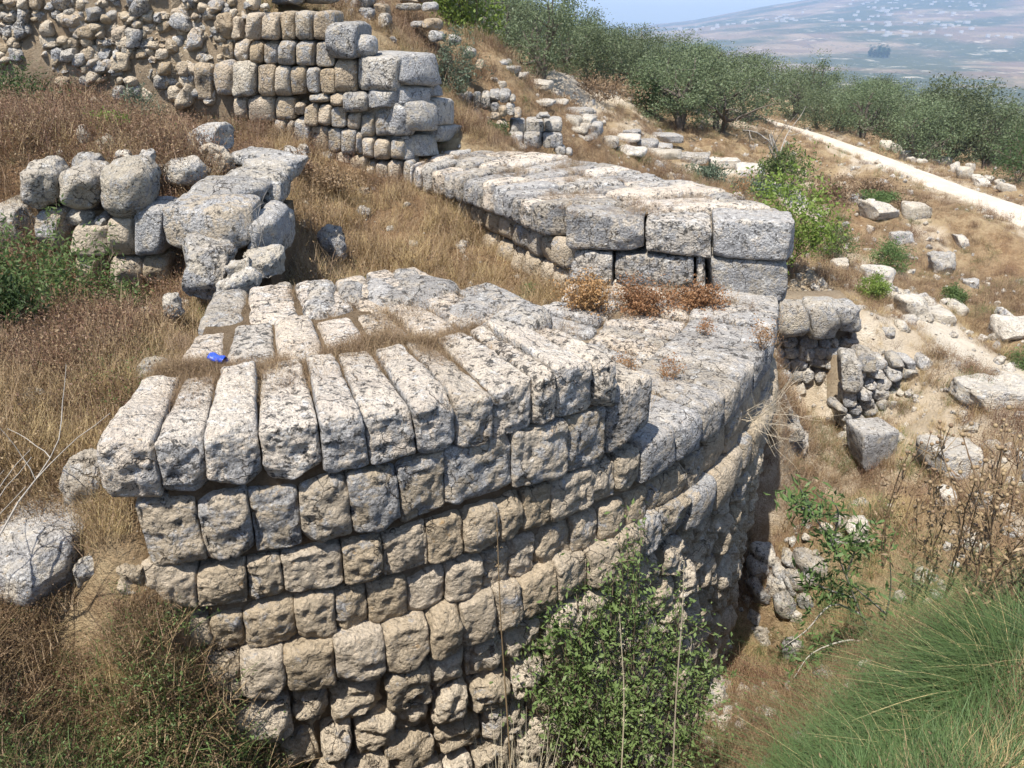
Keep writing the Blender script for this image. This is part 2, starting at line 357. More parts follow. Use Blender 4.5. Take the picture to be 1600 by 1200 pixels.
def sdist(x, y, poly):
    x = np.asarray(x, float); y = np.asarray(y, float); d = np.full(x.shape, 1e9); ins = np.zeros(x.shape, bool); n = len(poly)
    for i in range(n):
        a = poly[i]; b = poly[(i+1) % n]; e = b-a
        t = np.clip(((x-a[0])*e[0]+(y-a[1])*e[1])/(e@e), 0, 1)
        d = np.minimum(d, np.hypot(x-a[0]-t*e[0], y-a[1]-t*e[1]))
        c = ((a[1] <= y) & (b[1] > y)) | ((b[1] <= y) & (a[1] > y))
        with np.errstate(all='ignore'): ins ^= c & (x < a[0]+(y-a[1])/(e[1] if e[1] else 1e-9)*e[0])
    return np.where(ins, -d, d)
def pdist(x, y, line):
    d = np.full(np.shape(x), 1e9)
    for a, b in zip(line[:-1], line[1:]):
        a = np.array(a[:2]); b = np.array(b[:2]); e = b-a; t = np.clip(((x-a[0])*e[0]+(y-a[1])*e[1])/(e@e), 0, 1)
        d = np.minimum(d, np.hypot(x-a[0]-t*e[0], y-a[1]-t*e[1]))
    return d
ROAD = [(18.6, 14), (18.3, 20), (18.0, 27), (17.5, 35), (16.9, 45), (15.8, 58), (13.5, 75), (12.5, 95)]
PATH = [tuple(on_z(*q)[:2]) for q in ((1400, 455, -4), (1450, 500, -4.1), (1500, 540, -4.2), (1560, 570, -4.4), (1600, 600, -4.5))]
CHALK = [tuple(on_z(*q)[:2]) for q in ((870, 180, -1.2), (930, 215, -1.5), (980, 240, -1.9), (1050, 250, -2.3), (1110, 262, -2.8), (1190, 285, -3.3), (1250, 330, -3.5))]
BARE = [tuple(on_z(*q)[:2]) for q in ((1180, 840, -6.1), (1240, 740, -5.9), (1300, 690, -5.5), (1350, 560, -4.4), (1420, 500, -4.1))]
TOPP = [tuple(on_z(*q)[:2]) for q in ((830, 140, -.3), (880, 150, -.7), (940, 140, -1))]
def height(x, y, rough=True):
    x = np.asarray(x, float); y = np.asarray(y, float); sh = x.shape; x = x.ravel(); y = y.ravel()
    d = sdist(x, y, PITPOLY); wgt = 1-sstep(-.55, .55, d)
    z = F_OUT(x, y)*(1-wgt)+F_IN(x, y)*wgt
    if rough:
        r = np.hypot(x, y); P = np.c_[x, y, 0*x]
        rd = sstep(1.3, 2.6, pdist(x, y, ROAD)); calm = .35+.65*sstep(.3, 1.6, pdist(x, y, PATH))
        amp = np.clip(.035*r, .06, .6)*rd*calm
        z = z+amp*fbm(P*.45, 3, 5)+(.09+.12*sstep(4, 6, x)*sstep(9, 12, y))*calm*rd*fbm(P*1.9, 4, 9)+.02*fbm(P*9, 2, 3)
        z = z-.05*(1-rd)
    return z.reshape(sh)
def hz(x, y): return float(height(np.array([x]), np.array([y]))[0])
def on_ground(px, py):
    d = ray(px, py); t = np.geomspace(1.2, 260, 1500); P = EYE+d*t[:, None]
    k = np.where(P[:, 2] < height(P[:, 0], P[:, 1]))[0]
    return P[k[0]] if len(k) else P[-1]
NA, NR = 560, 430
aa = np.radians(np.linspace(-82, 80, NA)); rr = np.geomspace(.5, 260, NR)
AA, RR = np.meshgrid(aa, rr, indexing='ij'); X = RR*np.sin(AA); Y = RR*np.cos(AA)
Z = height(X, Y)
i = np.arange(NA*NR).reshape(NA, NR)
F = np.stack([i[:-1, :-1], i[:-1, 1:], i[1:, 1:], i[1:, :-1]], -1).reshape(-1, 4)
me = raw_mesh('ground', np.c_[X.ravel(), Y.ravel(), Z.ravel()], F[:, ::-1], GROUND)
x, y = X.ravel(), Y.ravel()
bare = np.zeros(len(x))
for ln, wd, v in ((PATH, .9, .75), (CHALK, .8, .8), (BARE, .9, .3), (TOPP, 1.6, .5), (ROAD, 1.9, .4)):
    bare = np.maximum(bare, v*(1-sstep(wd*.35, wd*1.5, pdist(x, y, ln)+.5*fbm(np.c_[x, y, 0*x]*.9, 3, 31))))
right = sstep(2.5, 5, x)*sstep(5, 9, y)*(1-sstep(40, 60, y))
bare += right*(.34*sstep(.0, .3, fbm(np.c_[x, y, 0*x]*.38, 3, 57))-.03)
bare -= .25*(1-sstep(-.5, .5, sdist(x, y, PITPOLY)))
red = (1-sstep(-.3, .3, sdist(x, y, PITPOLY)))*.8+.5*sstep(.0, .35, fbm(np.c_[x, y, 0*x]*.25, 3, 77))
for nm, arr in (('bare', bare), ('red', np.clip(red, 0, 1))):
    at = me.attributes.new(nm, 'FLOAT', 'POINT'); at.data.foreach_set('value', arr.astype(np.float32))
tag(put('ground', me), kind='structure')
# road: a sheet laid on the graded ground
t = NT('white_dirt'); n1 = t.noise(1.2, 7, .65); n2 = t.noise(16, 6, .7)
col = t.mix(t.rng(n1, .35, .65), (.52, .455, .37), (.43, .37, .295)); col = t.mix(t.rng(n2, .5, .72, 0, .6), col, (.48, .41, .31))
ROADM = t.done(col, 1, t.bump(n2, .6, .03), .05)
def catmull(P, n):
    P = np.array(P, float); P = np.vstack([2*P[0]-P[1], P, 2*P[-1]-P[-2]]); out = []
    for k in range(1, len(P)-2):
        for s in np.linspace(0, 1, n, endpoint=False):
            a, b, c, d = P[k-1:k+3]
            out.append(.5*((2*b)+(c-a)*s+(2*a-5*b+4*c-d)*s*s+(3*b-a-3*c+d)*s**3))
    out.append(P[-2]); return np.array(out)
rc = catmull(ROAD, 24); tn = np.gradient(rc, axis=0); tn /= np.linalg.norm(tn, axis=1)[:, None]; nm_ = np.c_[-tn[:, 1], tn[:, 0]]
us = np.linspace(-1, 1, 15); V = []
wob = fbm(np.c_[rc*.5, 0*rc[:, 0]], 3, 4)
for k, u in enumerate(us):
    wd = (.92+.28*(wob if u < 0 else -wob[::-1])*abs(u))
    q = rc+nm_*(u*wd)[:, None]
    zz = F_OUT(q[:, 0], q[:, 1])+.05*(1-u*u)-.05*np.exp(-((abs(u)-.5)/.18)**2)+.015*fbm(np.c_[q*3, 0*q[:, 0]], 3, 8)-(.10 if abs(u) > .99 else 0)
    V.append(np.c_[q, zz+.02])
V = np.stack(V, 1); m, k = V.shape[:2]; i = np.arange(m*k).reshape(m, k)
F = np.stack([i[:-1, :-1], i[:-1, 1:], i[1:, 1:], i[1:, :-1]], -1).reshape(-1, 4)
tag(put('dirt_road', raw_mesh('dirt_road', V.reshape(-1, 3), F, ROADM)), kind='structure')

# ------------------------------------------------------------------ far valley and hills
def far_h(az, r):
    el_px = np.interp(np.degrees(az), [-60, -10, 7.5, 12, 16, 20, 25, 29, 33, 60], [30, 36, 34, 24, 8, -4, -12, -20, -30, -22])
    ridge = 2.4+np.tan((9-el_px)/1200)*5200
    zr = np.interp(r, [150, 260, 420, 800, 1300, 2000], [-22, -40, -62, -88, -100, -106])
    up = sstep(1900, 5200, r)
    z = zr*(1-up)+ridge*up
    z = np.where(r > 5200, ridge-(r-5200)*.08, z)
    x, y = r*np.sin(az), r*np.cos(az); P = np.c_[x, y, 0*x]
    sc_ = sstep(300, 2500, r)
    return z+sc_*(26*fbm(P/900, 4, 15)-6)*(1-.45*sstep(4300, 5200, r))+3*fbm(P/150, 3, 16)*sstep(150, 700, r)
NA, NR = 380, 260
aa = np.radians(np.linspace(-40, 62, NA)); rr = np.geomspace(150, 7200, NR); AA, RR = np.meshgrid(aa, rr, indexing='ij')
Zf = far_h(AA.ravel(), RR.ravel()); i = np.arange(NA*NR).reshape(NA, NR)
F = np.stack([i[:-1, :-1], i[1:, :-1], i[1:, 1:], i[:-1, 1:]], -1).reshape(-1, 4)
t = NT('far_fields'); ps = t.pos()
n0 = t.noise(.0022, 5, .6); n1 = t.noise(.011, 6, .65); n2 = t.noise(.06, 4, .7)
cell = t.n('TexVoronoi', {'Vector': ps, 'Scale': .0075, 'Randomness': .9}); cc = t.n('SeparateColor', {0: cell.outputs['Color']}).outputs[0]
col = t.mix(t.rng(cc, .2, .8), (.17, .125, .09), (.25, .19, .13)); col = t.mix(t.rng(n0, .44, .54, 0, .9), col, (.06, .075, .045))
dots = t.n('TexVoronoi', {'Vector': ps, 'Scale': .085, 'Randomness': .35}).outputs['Distance']
col = t.mix(t.mul(t.rng(dots, .36, .28), t.rng(n1, .42, .56)), col, (.04, .052, .032))
col = t.mix(t.mul(t.rng(n1, .6, .66), .7), col, (.48, .42, .33))
col = t.mix(t.mul(t.rng(n2, .62, .70), t.rng(n0, .35, .6, .2, 1)), col, (.55, .5, .43))
FARM = t.done(col, 1, None, 0)
tag(put('hills', raw_mesh('hills', np.c_[(RR*np.sin(AA)).ravel(), (RR*np.cos(AA)).ravel(), Zf], F, FARM)), kind='structure')
# ------------------------------------------------------------------ round tower
base = pol(RAD, R_(-60), -6.6)
tower = thing('round_tower', base, 'large curved limestone tower wall in the foreground with dry grass between its top blocks', 'tower')
TW = Wall(tower)
J = {
1: [((146,693),(157,784)),((238,690),(255,784)),((316,684),(328,771)),((402,671),(414,765)),((499,656),(508,746)),((566,649),(580,734)),((644,636),(655,714)),((711,614),(714,707)),((771,614),(772,695)),((838,592),(836,670)),((872,579),(871,661)),((932,567),(932,645)),((966,557),(964,637))],
2: [((205,790),(234,889)),((302,784),(324,880)),((385,771),(400,868)),((466,765),(474,859)),((542,746),(552,834)),((621,732),(628,823)),((694,704),(697,795)),((802,676),(800,764)),((888,655),(886,742)),((952,635),(944,723))],
3: [((218,882),(228,958)),((306,895),(308,954)),((384,879),(389,945)),((437,873),(447,932)),((534,854),(539,917)),((597,839),(600,904)),((667,820),(671,884)),((724,801),(725,867)),((778,786),(780,848)),((819,770),(817,836)),((864,757),(863,820)),((928,732),(927,792)),((967,720),(963,776)),((1003,700),(999,757))],
4: [((266,967),(281,1039)),((325,970),(337,1023)),((377,957),(387,1014)),((458,936),(466,998)),((523,926),(527,992)),((573,917),(577,982)),((637,901),(639,964)),((697,886),(697,942)),((753,869),(753,926)),((797,851),(795,910)),((839,835),(836,894)),((895,813),(894,866)),((936,794),(934,847)),((978,779),(973,832)),((1014,760),(1011,810)),((1073,720),(1069,770)),((1102,697),(1098,742))],
5: [((312,1045),(320,1100)),((372,1036),(384,1101)),((442,1023),(452,1089)),((522,1004),(528,1079)),((601,989),(605,1057)),((669,970),(676,1036)),((722,951),(723,1019)),((775,926),(781,997)),((819,916),(817,976)),((875,885),(875,947)),((922,866),(922,922)),((966,844),(965,902)),((1008,819),(1006,878)),((1037,801),(1036,851)),((1081,776),(1078,816))]}
ZL = [0, -.4393, -.9606, -1.3808, -1.8043, -2.2806]
OFF = {1: .03, 2: 0, 3: -.01, 4: -.03, 5: .08}
ends = {}
th_joints1 = []
for k, lst in J.items():
    P = [(on_cyl(*a, RAD+OFF[k]), on_cyl(*b, RAD+OFF[k])) for a, b in lst]
    # the pixel gives the angle, the course line gives the height (with a little of the measured unevenness)
    Q = []
    for a, b in P:
        ta, tb = ang(a), ang(b)
        za = ZL[k-1]+np.clip(a[2]-ZL[k-1], -.3, .3); zb = ZL[k]+np.clip(b[2]-ZL[k], -.3, .3)
        Q.append((ta, za, tb, zb))
    if k == 1: th_joints1 = [(q[0]+q[2])/2 for q in Q]
    ends[k] = (Q[0][0], Q[-1][0])
    for (a, b) in zip(Q[:-1], Q[1:]):
        o = OFF[k]+U(-.02, .025); r = RAD+o
        TL, BL, TR, BR = pol(r, a[0], a[1]), pol(r, a[2], a[3]), pol(r, b[0], b[1]), pol(r, b[2], b[3])
        TL, TR, BR, BL = inset(TL, TR, BR, BL, .002)
        dep = U(1.0, 1.12) if k == 1 else .6
        if k == 1:
            z = U(-.03, .03); TL[2] += z; TR[2] += z
        mat = LIME if k == 1 else (TANGREY if k == 2 or (a[0] > R_(-52) and U(0, 1) < .5) else TAN)
        C = quadC(TL, TR, BR, BL, rad(TL, dep), rad(TR, dep))
        if k == 1:   # tops slope gently up and back
            C[:, 1, 0, 2] += U(-.03, .02); mv = C[1, :, 0]-C[0, :, 0]; C[0, :, 0] += mv*U(.03, .12); C[1, :, 0] -= mv*U(.03, .12)
        TW.add(C, mat, 24 if k < 4 else 20, r=.022 if k > 1 else .035, amp=.046, freq=6.5, bulge=.028 if k > 1 else .012, pit=.35, deep=.2, cuts=6, side=.22, maxcut=.03 if U(0, 1) < .7 else .07)
# the tall end stone on the right shoulder of the upper block
a0, a1 = ang(on_cyl(957, 640)), ang(on_cyl(1015, 660))
TL, TR, BR, BL = inset(pol(RAD, a0, -.30), pol(RAD, a1, -.30), pol(RAD, a1-.002, -.94), pol(RAD, a0-.004, -.95), .008)
TW.add(quadC(TL, TR, BR, BL, rad(TL, .95), rad(TR, .95)), LIME, 16, r=.06, amp=.035, freq=5.5, bulge=.04)
endA = a1
# courses going on round the right-hand side
for k in (3, 4, 5):
    th = ends[k][1]; first = True
    while th < R_(6):
        t2 = th+U(.30, .52)/RAD; o = OFF[k]+U(-.02, .025); r = RAD+o; zt = ZL[k-1]; zb = ZL[k]
        if k == 3: zt = ZL[2]+U(-.02, .02)
        TL, TR, BR, BL = inset(pol(r, th, zt), pol(r, t2, zt), pol(r, t2, zb), pol(r, th, zb), .008)
        TW.add(quadC(TL, TR, BR, BL, rad(TL, 1.0 if k == 3 else .5), rad(TR, 1.0 if k == 3 else .5)), LIMEB if k == 3 else (TANGREY if U(0, 1) < .4 else TAN), 12, r=.03, amp=.035, freq=5.5, bulge=.03, side=.25, cuts=4, deep=.1, maxcut=.04)
        th = t2
# spalled lower courses
zt = ZL[5]; th0 = ang(on_cyl(356, 1118)); k = 0
while zt > -6.9:
    zb = zt-U(.40, .46); th = th0+k*.035; jit = 0
    while th < R_(2):
        t2 = th+U(.27, .47)/RAD; o = U(-.06, .05)+(.04 if k < 4 else .02); r = RAD+o
        g = U(.002, .014)
        TL, TR, BR, BL = inset(pol(r, th, zt+U(-.03, .03)), pol(r, t2, zt+U(-.03, .03)), pol(r, t2, zb+U(-.03, .03)), pol(r, th, zb+U(-.03, .03)), g)
        TW.add(quadC(TL, TR, BR, BL, rad(TL, .4), rad(TR, .4)), PALE, 16 if k < 5 else 9, r=.05, amp=.085, freq=5.5, bulge=.05, pit=.6, side=.35, cuts=5, maxcut=.06)
        th = t2
    zt = zb; k += 1
# second and third row of headers on top of the upper block
BACK = np.array([on_z(*q, 0)[:2] for q in ((236, 600), (262, 520), (256, 478), (345, 458), (400, 447), (480, 438), (560, 428), (640, 412), (740, 452), (870, 488), (968, 545), (900, 600), (500, 640), (150, 690))])
def slab(th, t2, r1, r0, zt, zb, mat, W, n=12, gap=.03, tilt=0, **kw):
    C = np.zeros((2, 2, 2, 3))
    for u, t in ((0, th+gap/2/r1), (1, t2-gap/2/r1)):
        for w_, r in ((0, r0+gap/2), (1, r1-gap/2)):
            C[u, 1, w_] = pol(r, t, zt+(tilt if w_ == 0 else 0)); C[u, 0, w_] = pol(r, t, zb)
    W.add(C, mat, n, **kw)
for ra, rb in ((RAD-1.13, RAD-1.95), (RAD-1.98, RAD-2.95)):
    th = th_joints1[0]+.03
    while th < th_joints1[-1]+.12:
        t2 = th+U(.28, .46)/((ra+rb)/2)
        r1 = ra+U(-.03, .08); r0 = rb+U(-.08, .06)
        mid = pol((r1+r0)/2, (th+t2)/2, 0)
        if sdist(mid[:1], mid[1:2], BACK)[0] < -.02:
            slab(th, t2, r1, r0, U(-.06, .03), -.5, LIMETOP if U(0, 1) < .65 else LIMEB, TW, 14, gap=U(.01, .05), r=.06, amp=.045, freq=5, bulge=.02, side=.4, maxcut=.04)
        th = t2
# irregular back edge stones of the upper block
for (x0, x1, yb) in ((478, 528, 447), (526, 572, 440), (570, 622, 434), (608, 660, 424), (645, 725, 432), (730, 800, 462), (795, 868, 478)):
    p0 = on_z(x0, yb, 0); p1 = on_z(x1, yb+ (14 if x0 > 640 else -2), 0); e = (p1-p0); e[2] = 0; nrm = np.array([e[1], -e[0], 0])/np.linalg.norm(e)
    zt = U(.02, .09); L = U(.5, .75)
    C = np.zeros((2, 2, 2, 3))
    for u, q in ((0, p0), (1, p1)):
        for w_, d in ((0, 0), (1, L)):
            C[u, 1, w_] = q+nrm*d+[0, 0, zt-(.07 if w_ else 0)]; C[u, 0, w_] = q+nrm*d+[0, 0, -.5]
    TW.add(C, LIMEB, 12, r=.1, amp=.05, freq=4, bulge=.03, maxcut=.06)
# lower shelf on the right: radial headers one and a half courses down
for ra, rb in ((RAD-1.02, RAD-1.85), (RAD-1.88, RAD-2.75)):
    th = endA-.30
    SJ = [] if ra == RAD-1.02 else SJ
    while th < R_(-12):
        t2 = th+U(.24, .38)/((ra+rb)/2); r1 = ra+U(-.05, .05); r0 = rb+U(-.05, .05)
        slab(th, t2, r1, r0, ZL[2]+U(-.05, .03), -1.4, LIMEB if U(0, 1) < .5 else LIMETOP, TW, 10, gap=U(.02, .06), r=.06, amp=.04, freq=5, bulge=.02, side=.4, maxcut=.04)
        SJ += [pol(q_, t2, ZL[2]-.06) for q_ in np.linspace(r1, r0, 14) if U(0, 1) < .55]
        th = t2
# earth and rubble filling between the headers
def core(th0, th1, r0, r1, zt, zb, n=40, rows=8):
    mb = MB(); ths = np.linspace(th0, th1, n+1); prof = [(r1, z) for z in np.linspace(zb, zt, rows)]+[(r, zt) for r in np.linspace(r1, r0, 10)[1:]]+[(r0, zb)]
    V = np.array([[pol(r, t, z) for r, z in prof] for t in ths]); m, k = V.shape[:2]; V = V.reshape(-1, 3)
    V[:, 2] += .03*fbm(V*3, 3, 2); i = np.arange(m*k).reshape(m, k)
    F = np.stack([i[:-1, :-1], i[1:, :-1], i[1:, 1:], i[:-1, 1:]], -1).reshape(-1, 4); mb.add(V, F)
    for e in (0, m-1):
        c = V[i[e]].mean(0); nV = np.vstack([V[i[e]], c]); mb.add(nV, [[j, j+1, k, k] for j in range(k-1)])
    return mb
mb = MB()
mb.add(*core(th_joints1[1], th_joints1[7], RAD-2.5, RAD-.09, -.06, -1.0, 50, 5).get()); mb.add(*core(th_joints1[7], endA-.06, RAD-1.0, RAD-.09, -.07, -1.0, 30, 5).get())
geo('rubble_core', *mb.get(), CORE, tower)
geo('rubble_core', *core(ang(on_cyl(330, 1000)), R_(4), RAD-2.6, RAD-.10, -1.06, -7, 90, 40).get(), RUBC, tower)
TW.emit(cull=True, limit=292)

# ------------------------------------------------------------------ curved wall behind the shelf with its squared end
backw = thing('ashlar_wall', on_z(1060, 470, -1.1), 'thick curved ashlar wall with a squared end of big grey blocks behind rusty shrubs', 'ruined wall')
BW = Wall(backw)
def vquad(x0, x1, yt0, yt1, yb0, yb1, A, B):
    """stone face on the vertical plane through ground points A and B (plan), from pixel corners"""
    A = np.array(A); B = np.array(B); e = B-A; nrm = np.array([-e[1], e[0]])
    out = []
    for px, py in ((x0, yt0), (x1, yt1), (x1, yb1), (x0, yb0)):
        d = ray(px, py); t = ((A-EYE[:2])@nrm)/(d[:2]@nrm); out.append(EYE+d*t)
    return out
EA, EB = (.70, 10.05), (3.56, 9.45)
en = np.array([EB[1]-EA[1], -(EB[0]-EA[0])]); en = en/np.linalg.norm(en); inw = np.array([-en[0], -en[1], 0])
for (x0, x1, a, b, c, d, dep) in ((884, 1006, 325, 346, 390, 394, .85), (1009, 1112, 345, 348, 393, 406, .62), (1114, 1245, 342, 349, 404, 410, .62),
                                   (888, 957, 392, 398, 440, 446, .5), (959, 1084, 398, 404, 446, 462, .5), (1104, 1233, 405, 411, 462, 482, .6), (1088, 1102, 404, 405, 455, 458, .3)):
    q = vquad(x0, x1, a, b, c, d, EA, EB); q = inset(*[np.array(v) for v in q], .006)
    sh = inw*(.10 if x1-x0 < 30 else .04 if a > 380 else 0); q = [v+sh for v in q]
    BW.add(quadC(*q, inw*dep), LIMEB if x0 != 1104 else FARG, 18, r=.035, amp=.038, freq=6, bulge=.02, pit=.25, side=.3, cuts=4, deep=.1)
inner = catmull([on_z(*q, 0)[:2] for q in ((885, 333), (850, 322), (800, 300), (750, 283), (700, 270), (640, 256))], 20)
outer = catmull([on_z(*q, 0)[:2] for q in ((1246, 333), (1150, 300), (1060, 280), (930, 250), (800, 236), (700, 229))], 20)
def along(pl, s):
    L = np.r_[0, np.cumsum(np.linalg.norm(np.diff(pl, axis=0), axis=1))]; s = np.clip(s, 0, 1)*L[-1]
    return np.array([np.interp(s, L, pl[:, 0]), np.interp(s, L, pl[:, 1])])
def lng(pl): return np.linalg.norm(np.diff(pl, axis=0), axis=1).sum()
Li = lng(inner)
s = .0; CJ = []
while s < .985:
    s2 = min(1, s+U(.22, .34)/Li)
    cuts = [0, U(.3, .5), 1.0] if U(0, 1) < .4 else [0, U(.24, .38), U(.58, .72), 1.0]
    for j in range(len(cuts)-1):
        if s < .13 and j < 3 and s > -1 and s < .10: pass
        f0, f1 = cuts[j], cuts[j+1]; C = np.zeros((2, 2, 2, 3)); zt = U(-.06, .04)
        for u, ss in ((0, s2), (1, s)):
            pi_, po = along(inner, ss), along(outer, ss)
            for w_, ff in ((1, f0), (0, f1)):
                over = -.05 if (w_ == 1 and j == 0) else 0
                q = pi_+(po-pi_)*(ff+over*.5); gg = .012*(1 if u == 0 else -1)
                C[u, 1, w_] = (*q, zt); C[u, 0, w_] = (*q, -.42)
        if s < .06: C[:, :, :, :2] += -en*.0
        c0 = C.mean((0, 1, 2)); C = c0+(C-c0)*np.array([.95, .95, 1])
        if s < .10:   # leave the big end blocks clear
            if np.linalg.norm(c0[:2]-(np.array(EA)*(1-(c0[0]-EA[0])/(EB[0]-EA[0]))+np.array(EB)*(c0[0]-EA[0])/(EB[0]-EA[0]))) < .75: continue
        BW.add(C, LIMETOP if U(0, 1) < .5 else LIMEB if j or U(0, 1) < .6 else FARG, 9, r=.06, amp=.035, freq=5, bulge=.02, side=.5, cuts=3, maxcut=.05)
    for f in np.linspace(.04, .97, 22):
        if U(0, 1) < .62: CJ.append((*(along(inner, s)*(1-f)+along(outer, s)*f), -.05))
    s = s2
for row in (1, 2):
    s = .02
    while s < .98:
        s2 = min(1, s+U(.33, .48)/Li); a = along(inner, s2); b = along(inner, s); e = b-a; e = e/np.linalg.norm(e); nn = np.array([-e[1], e[0]])
        if nn@(np.array([-3, 9.5])-a) < 0: nn = -nn
        pr = -.12+U(-.05, .04); zt = -.42*row+U(-.02, .02); zb = zt-.43; off = np.array([*(nn*pr), 0])
        q = inset(np.array([*a, zt])+off, np.array([*b, zt])+off, np.array([*b, zb])+off, np.array([*a, zb])+off, U(.012, .04))
        BW.add(quadC(*q, np.array([*(-nn*.4), 0])), TAN if row > 1 else (TANGREY if U(0, 1) < .5 else TAN), 9, r=.09, amp=.04, freq=5, bulge=.05)
        s = s2
# outer face of that wall, four courses
Lo = lng(outer)
for row in range(5):
    s = .0
    while s < .95:
        s2 = min(1, s+U(.4, .6)/Lo); a = along(outer, s); b = along(outer, s2); zt = -.43*row-.02; zb = zt-.43
        nn = np.array([(b-a)[1], -(b-a)[0]]); nn /= np.linalg.norm(nn)
        if nn@(CEN-a) > 0: nn = -nn
        q = inset(np.array([*b, zt]), np.array([*a, zt]), np.array([*a, zb]), np.array([*b, zb]), .01)
        if nn[1] > 0: q = [q[1], q[0], q[3], q[2]]
        BW.add(quadC(*q, np.array([*(-nn*.4), 0])), FARG, 6, r=.05, amp=.03, bulge=.03)
        s = s2
mb = MB(); V = []
for s in np.linspace(.03, 1, 30):
    a = along(inner, s); b = along(outer, s); d = (b-a)/np.linalg.norm(b-a); a = a+d*(.24 if s > .2 else .6); b = b-d*.15
    V.append([(*a, -2.6), (*a, -.13), (*b, -.13), (*b, -3.5)])
V = np.array(V); V[0, :, 0] += -en[0]*.35; V[0, :, 1] += -en[1]*.35
m, k = V.shape[:2]; i = np.arange(m*k).reshape(m, k)
mb.add(V.reshape(-1, 3), np.vstack([np.stack([i[:-1, :-1], i[1:, :-1], i[1:, 1:], i[:-1, 1:]], -1).reshape(-1, 4), [[0, 1, 2, 3]]]))
geo('rubble_core', *mb.get(), CORE, backw)
BW.emit(limit=290)
# ------------------------------------------------------------------ stepped wall at the back (headers, with a return to the right)
nw = thing('stepped_wall', (-2.6, 13.6, -.5), 'tall wall of narrow tan blocks at the back, its grey right end stepped like stairs', 'ruined wall')
NW = Wall(nw)
A0, B0 = (-5.0, 13.85), (-1.6, 13.45)
def nwq(l, mat=None, A=A0, B=B0, out=0, dep=.6, n=8, amp=.03, r=.06, label=None):
    x0, y0, x1, y1 = l
    q = vquad(x0, x1, y0+U(-1, 1), y0+U(-1, 1), y1+U(-1, 1), y1+U(-1, 1), A, B)
    e = np.array([B[0]-A[0], B[1]-A[1]]); nn = np.array([e[1], -e[0]])/np.linalg.norm(e)
    o = np.array([*(nn*(out+U(-.03, .05))), 0]); q = [np.array(v)+o for v in q]
    q = inset(*q, U(.004, .016))
    NW.add(quadC(*q, np.array([*(-nn*dep), 0])), mat or (FAR if U(0, 1) < .8 else TANGREY), n, label=label, r=r, amp=amp, freq=5.5, bulge=.035, side=.5)
for l in ((381,20,407,63),(407,20,435,63),(435,19,458,64),(458,18,486,64),(486,16,521,63), (388,65,409,100),(410,65,433,101),(433,65,460,103),(460,65,491,104),(491,65,521,106),
          (401,101,430,152),(427,104,453,152),(451,104,477,149),(477,106,499,147),(499,108,525,147),(522,92,557,148),
          (481,148,513,161),(515,147,538,167),(475,163,495,199),(495,164,516,199),(516,168,540,200),(540,176,562,203),(561,177,584,217),(584,174,611,216),
          (423,189,444,227),(447,190,458,226),(459,184,483,231),(481,200,510,236),(510,201,532,240),(531,201,556,243),(556,206,566,243),(564,215,584,251),(583,219,609,251),(609,218,632,251),
          (499,236,520,262),(522,240,545,268),(544,244,573,277),(570,252,585,285),(584,255,605,291),(604,253,629,290),(629,250,646,290)):
    nwq(l, amp=.035 if l[1] > 150 else .025)
for l in ((425,152,457,188),(458,160,474,182),(385,151,426,192),(360,150,385,188)): nwq(l, FAR, out=-.03)
nwq((364, 95, 401, 152), WHITE, out=.08, r=.08, amp=.045, label='bright white block with a worn carved panel')
nwq((332, 96, 364, 152), FAR, out=.02, r=.1, amp=.05); nwq((300, 100, 331, 158), FAR, out=0, r=.1, amp=.05)
for x in range(547, 650, 26): nwq((x, 290, x+25, 311), PALE, out=.2, r=.08)
# stair-like grey right end, each course longer than the one above, running back from the corner
for l in ((511,36,560,92),(556,88,627,144)): nwq(l, FARG, out=.12, n=10, r=.05, dep=1.0)
nwq((546, 55, 588, 90), FARG, out=.05, r=.12, amp=.06, dep=.3)
nwq((536, 144, 577, 176), FARG, out=.12, r=.08); nwq((576, 140, 622, 170), FARG, out=.12, dep=.8)
A1, B1 = (-1.62, 13.42), (-.55, 16.6)
for l in ((622,84,687,134),(624,135,676,166),(676,128,692,152),(619,160,652,214),(650,158,679,206),(677,152,711,196),(631,213,664,251),(662,210,684,245),(682,194,717,222)):
    nwq(l, FARG, A=(-1.95, 13.4) if l[0] < 640 else A1, B=B1 if l[0] >= 640 else (-.7, 15.0), out=.05, n=9, r=.05, amp=.025, dep=1.2)
V = np.array([(-4.95, 14.12, -1), (-4.95, 14.12, 2.2), (-4.95, 15.2, 2.2), (-5.6, 16, -1), (-3.3, 14.02, -1), (-3.3, 14.02, 2.1), (-3.3, 15.2, 2.1), (-3.3, 16, -1),
              (-1.95, 13.85, -1), (-1.95, 13.85, 1.0), (-1.5, 16.4, 1.0), (-1.5, 16.4, -1)])
F = [[0, 1, 5, 4], [1, 2, 6, 5], [4, 5, 9, 8], [5, 6, 10, 9], [8, 9, 10, 11]]
geo('rubble_core', V, F, CORE, nw, False)
NW.emit()

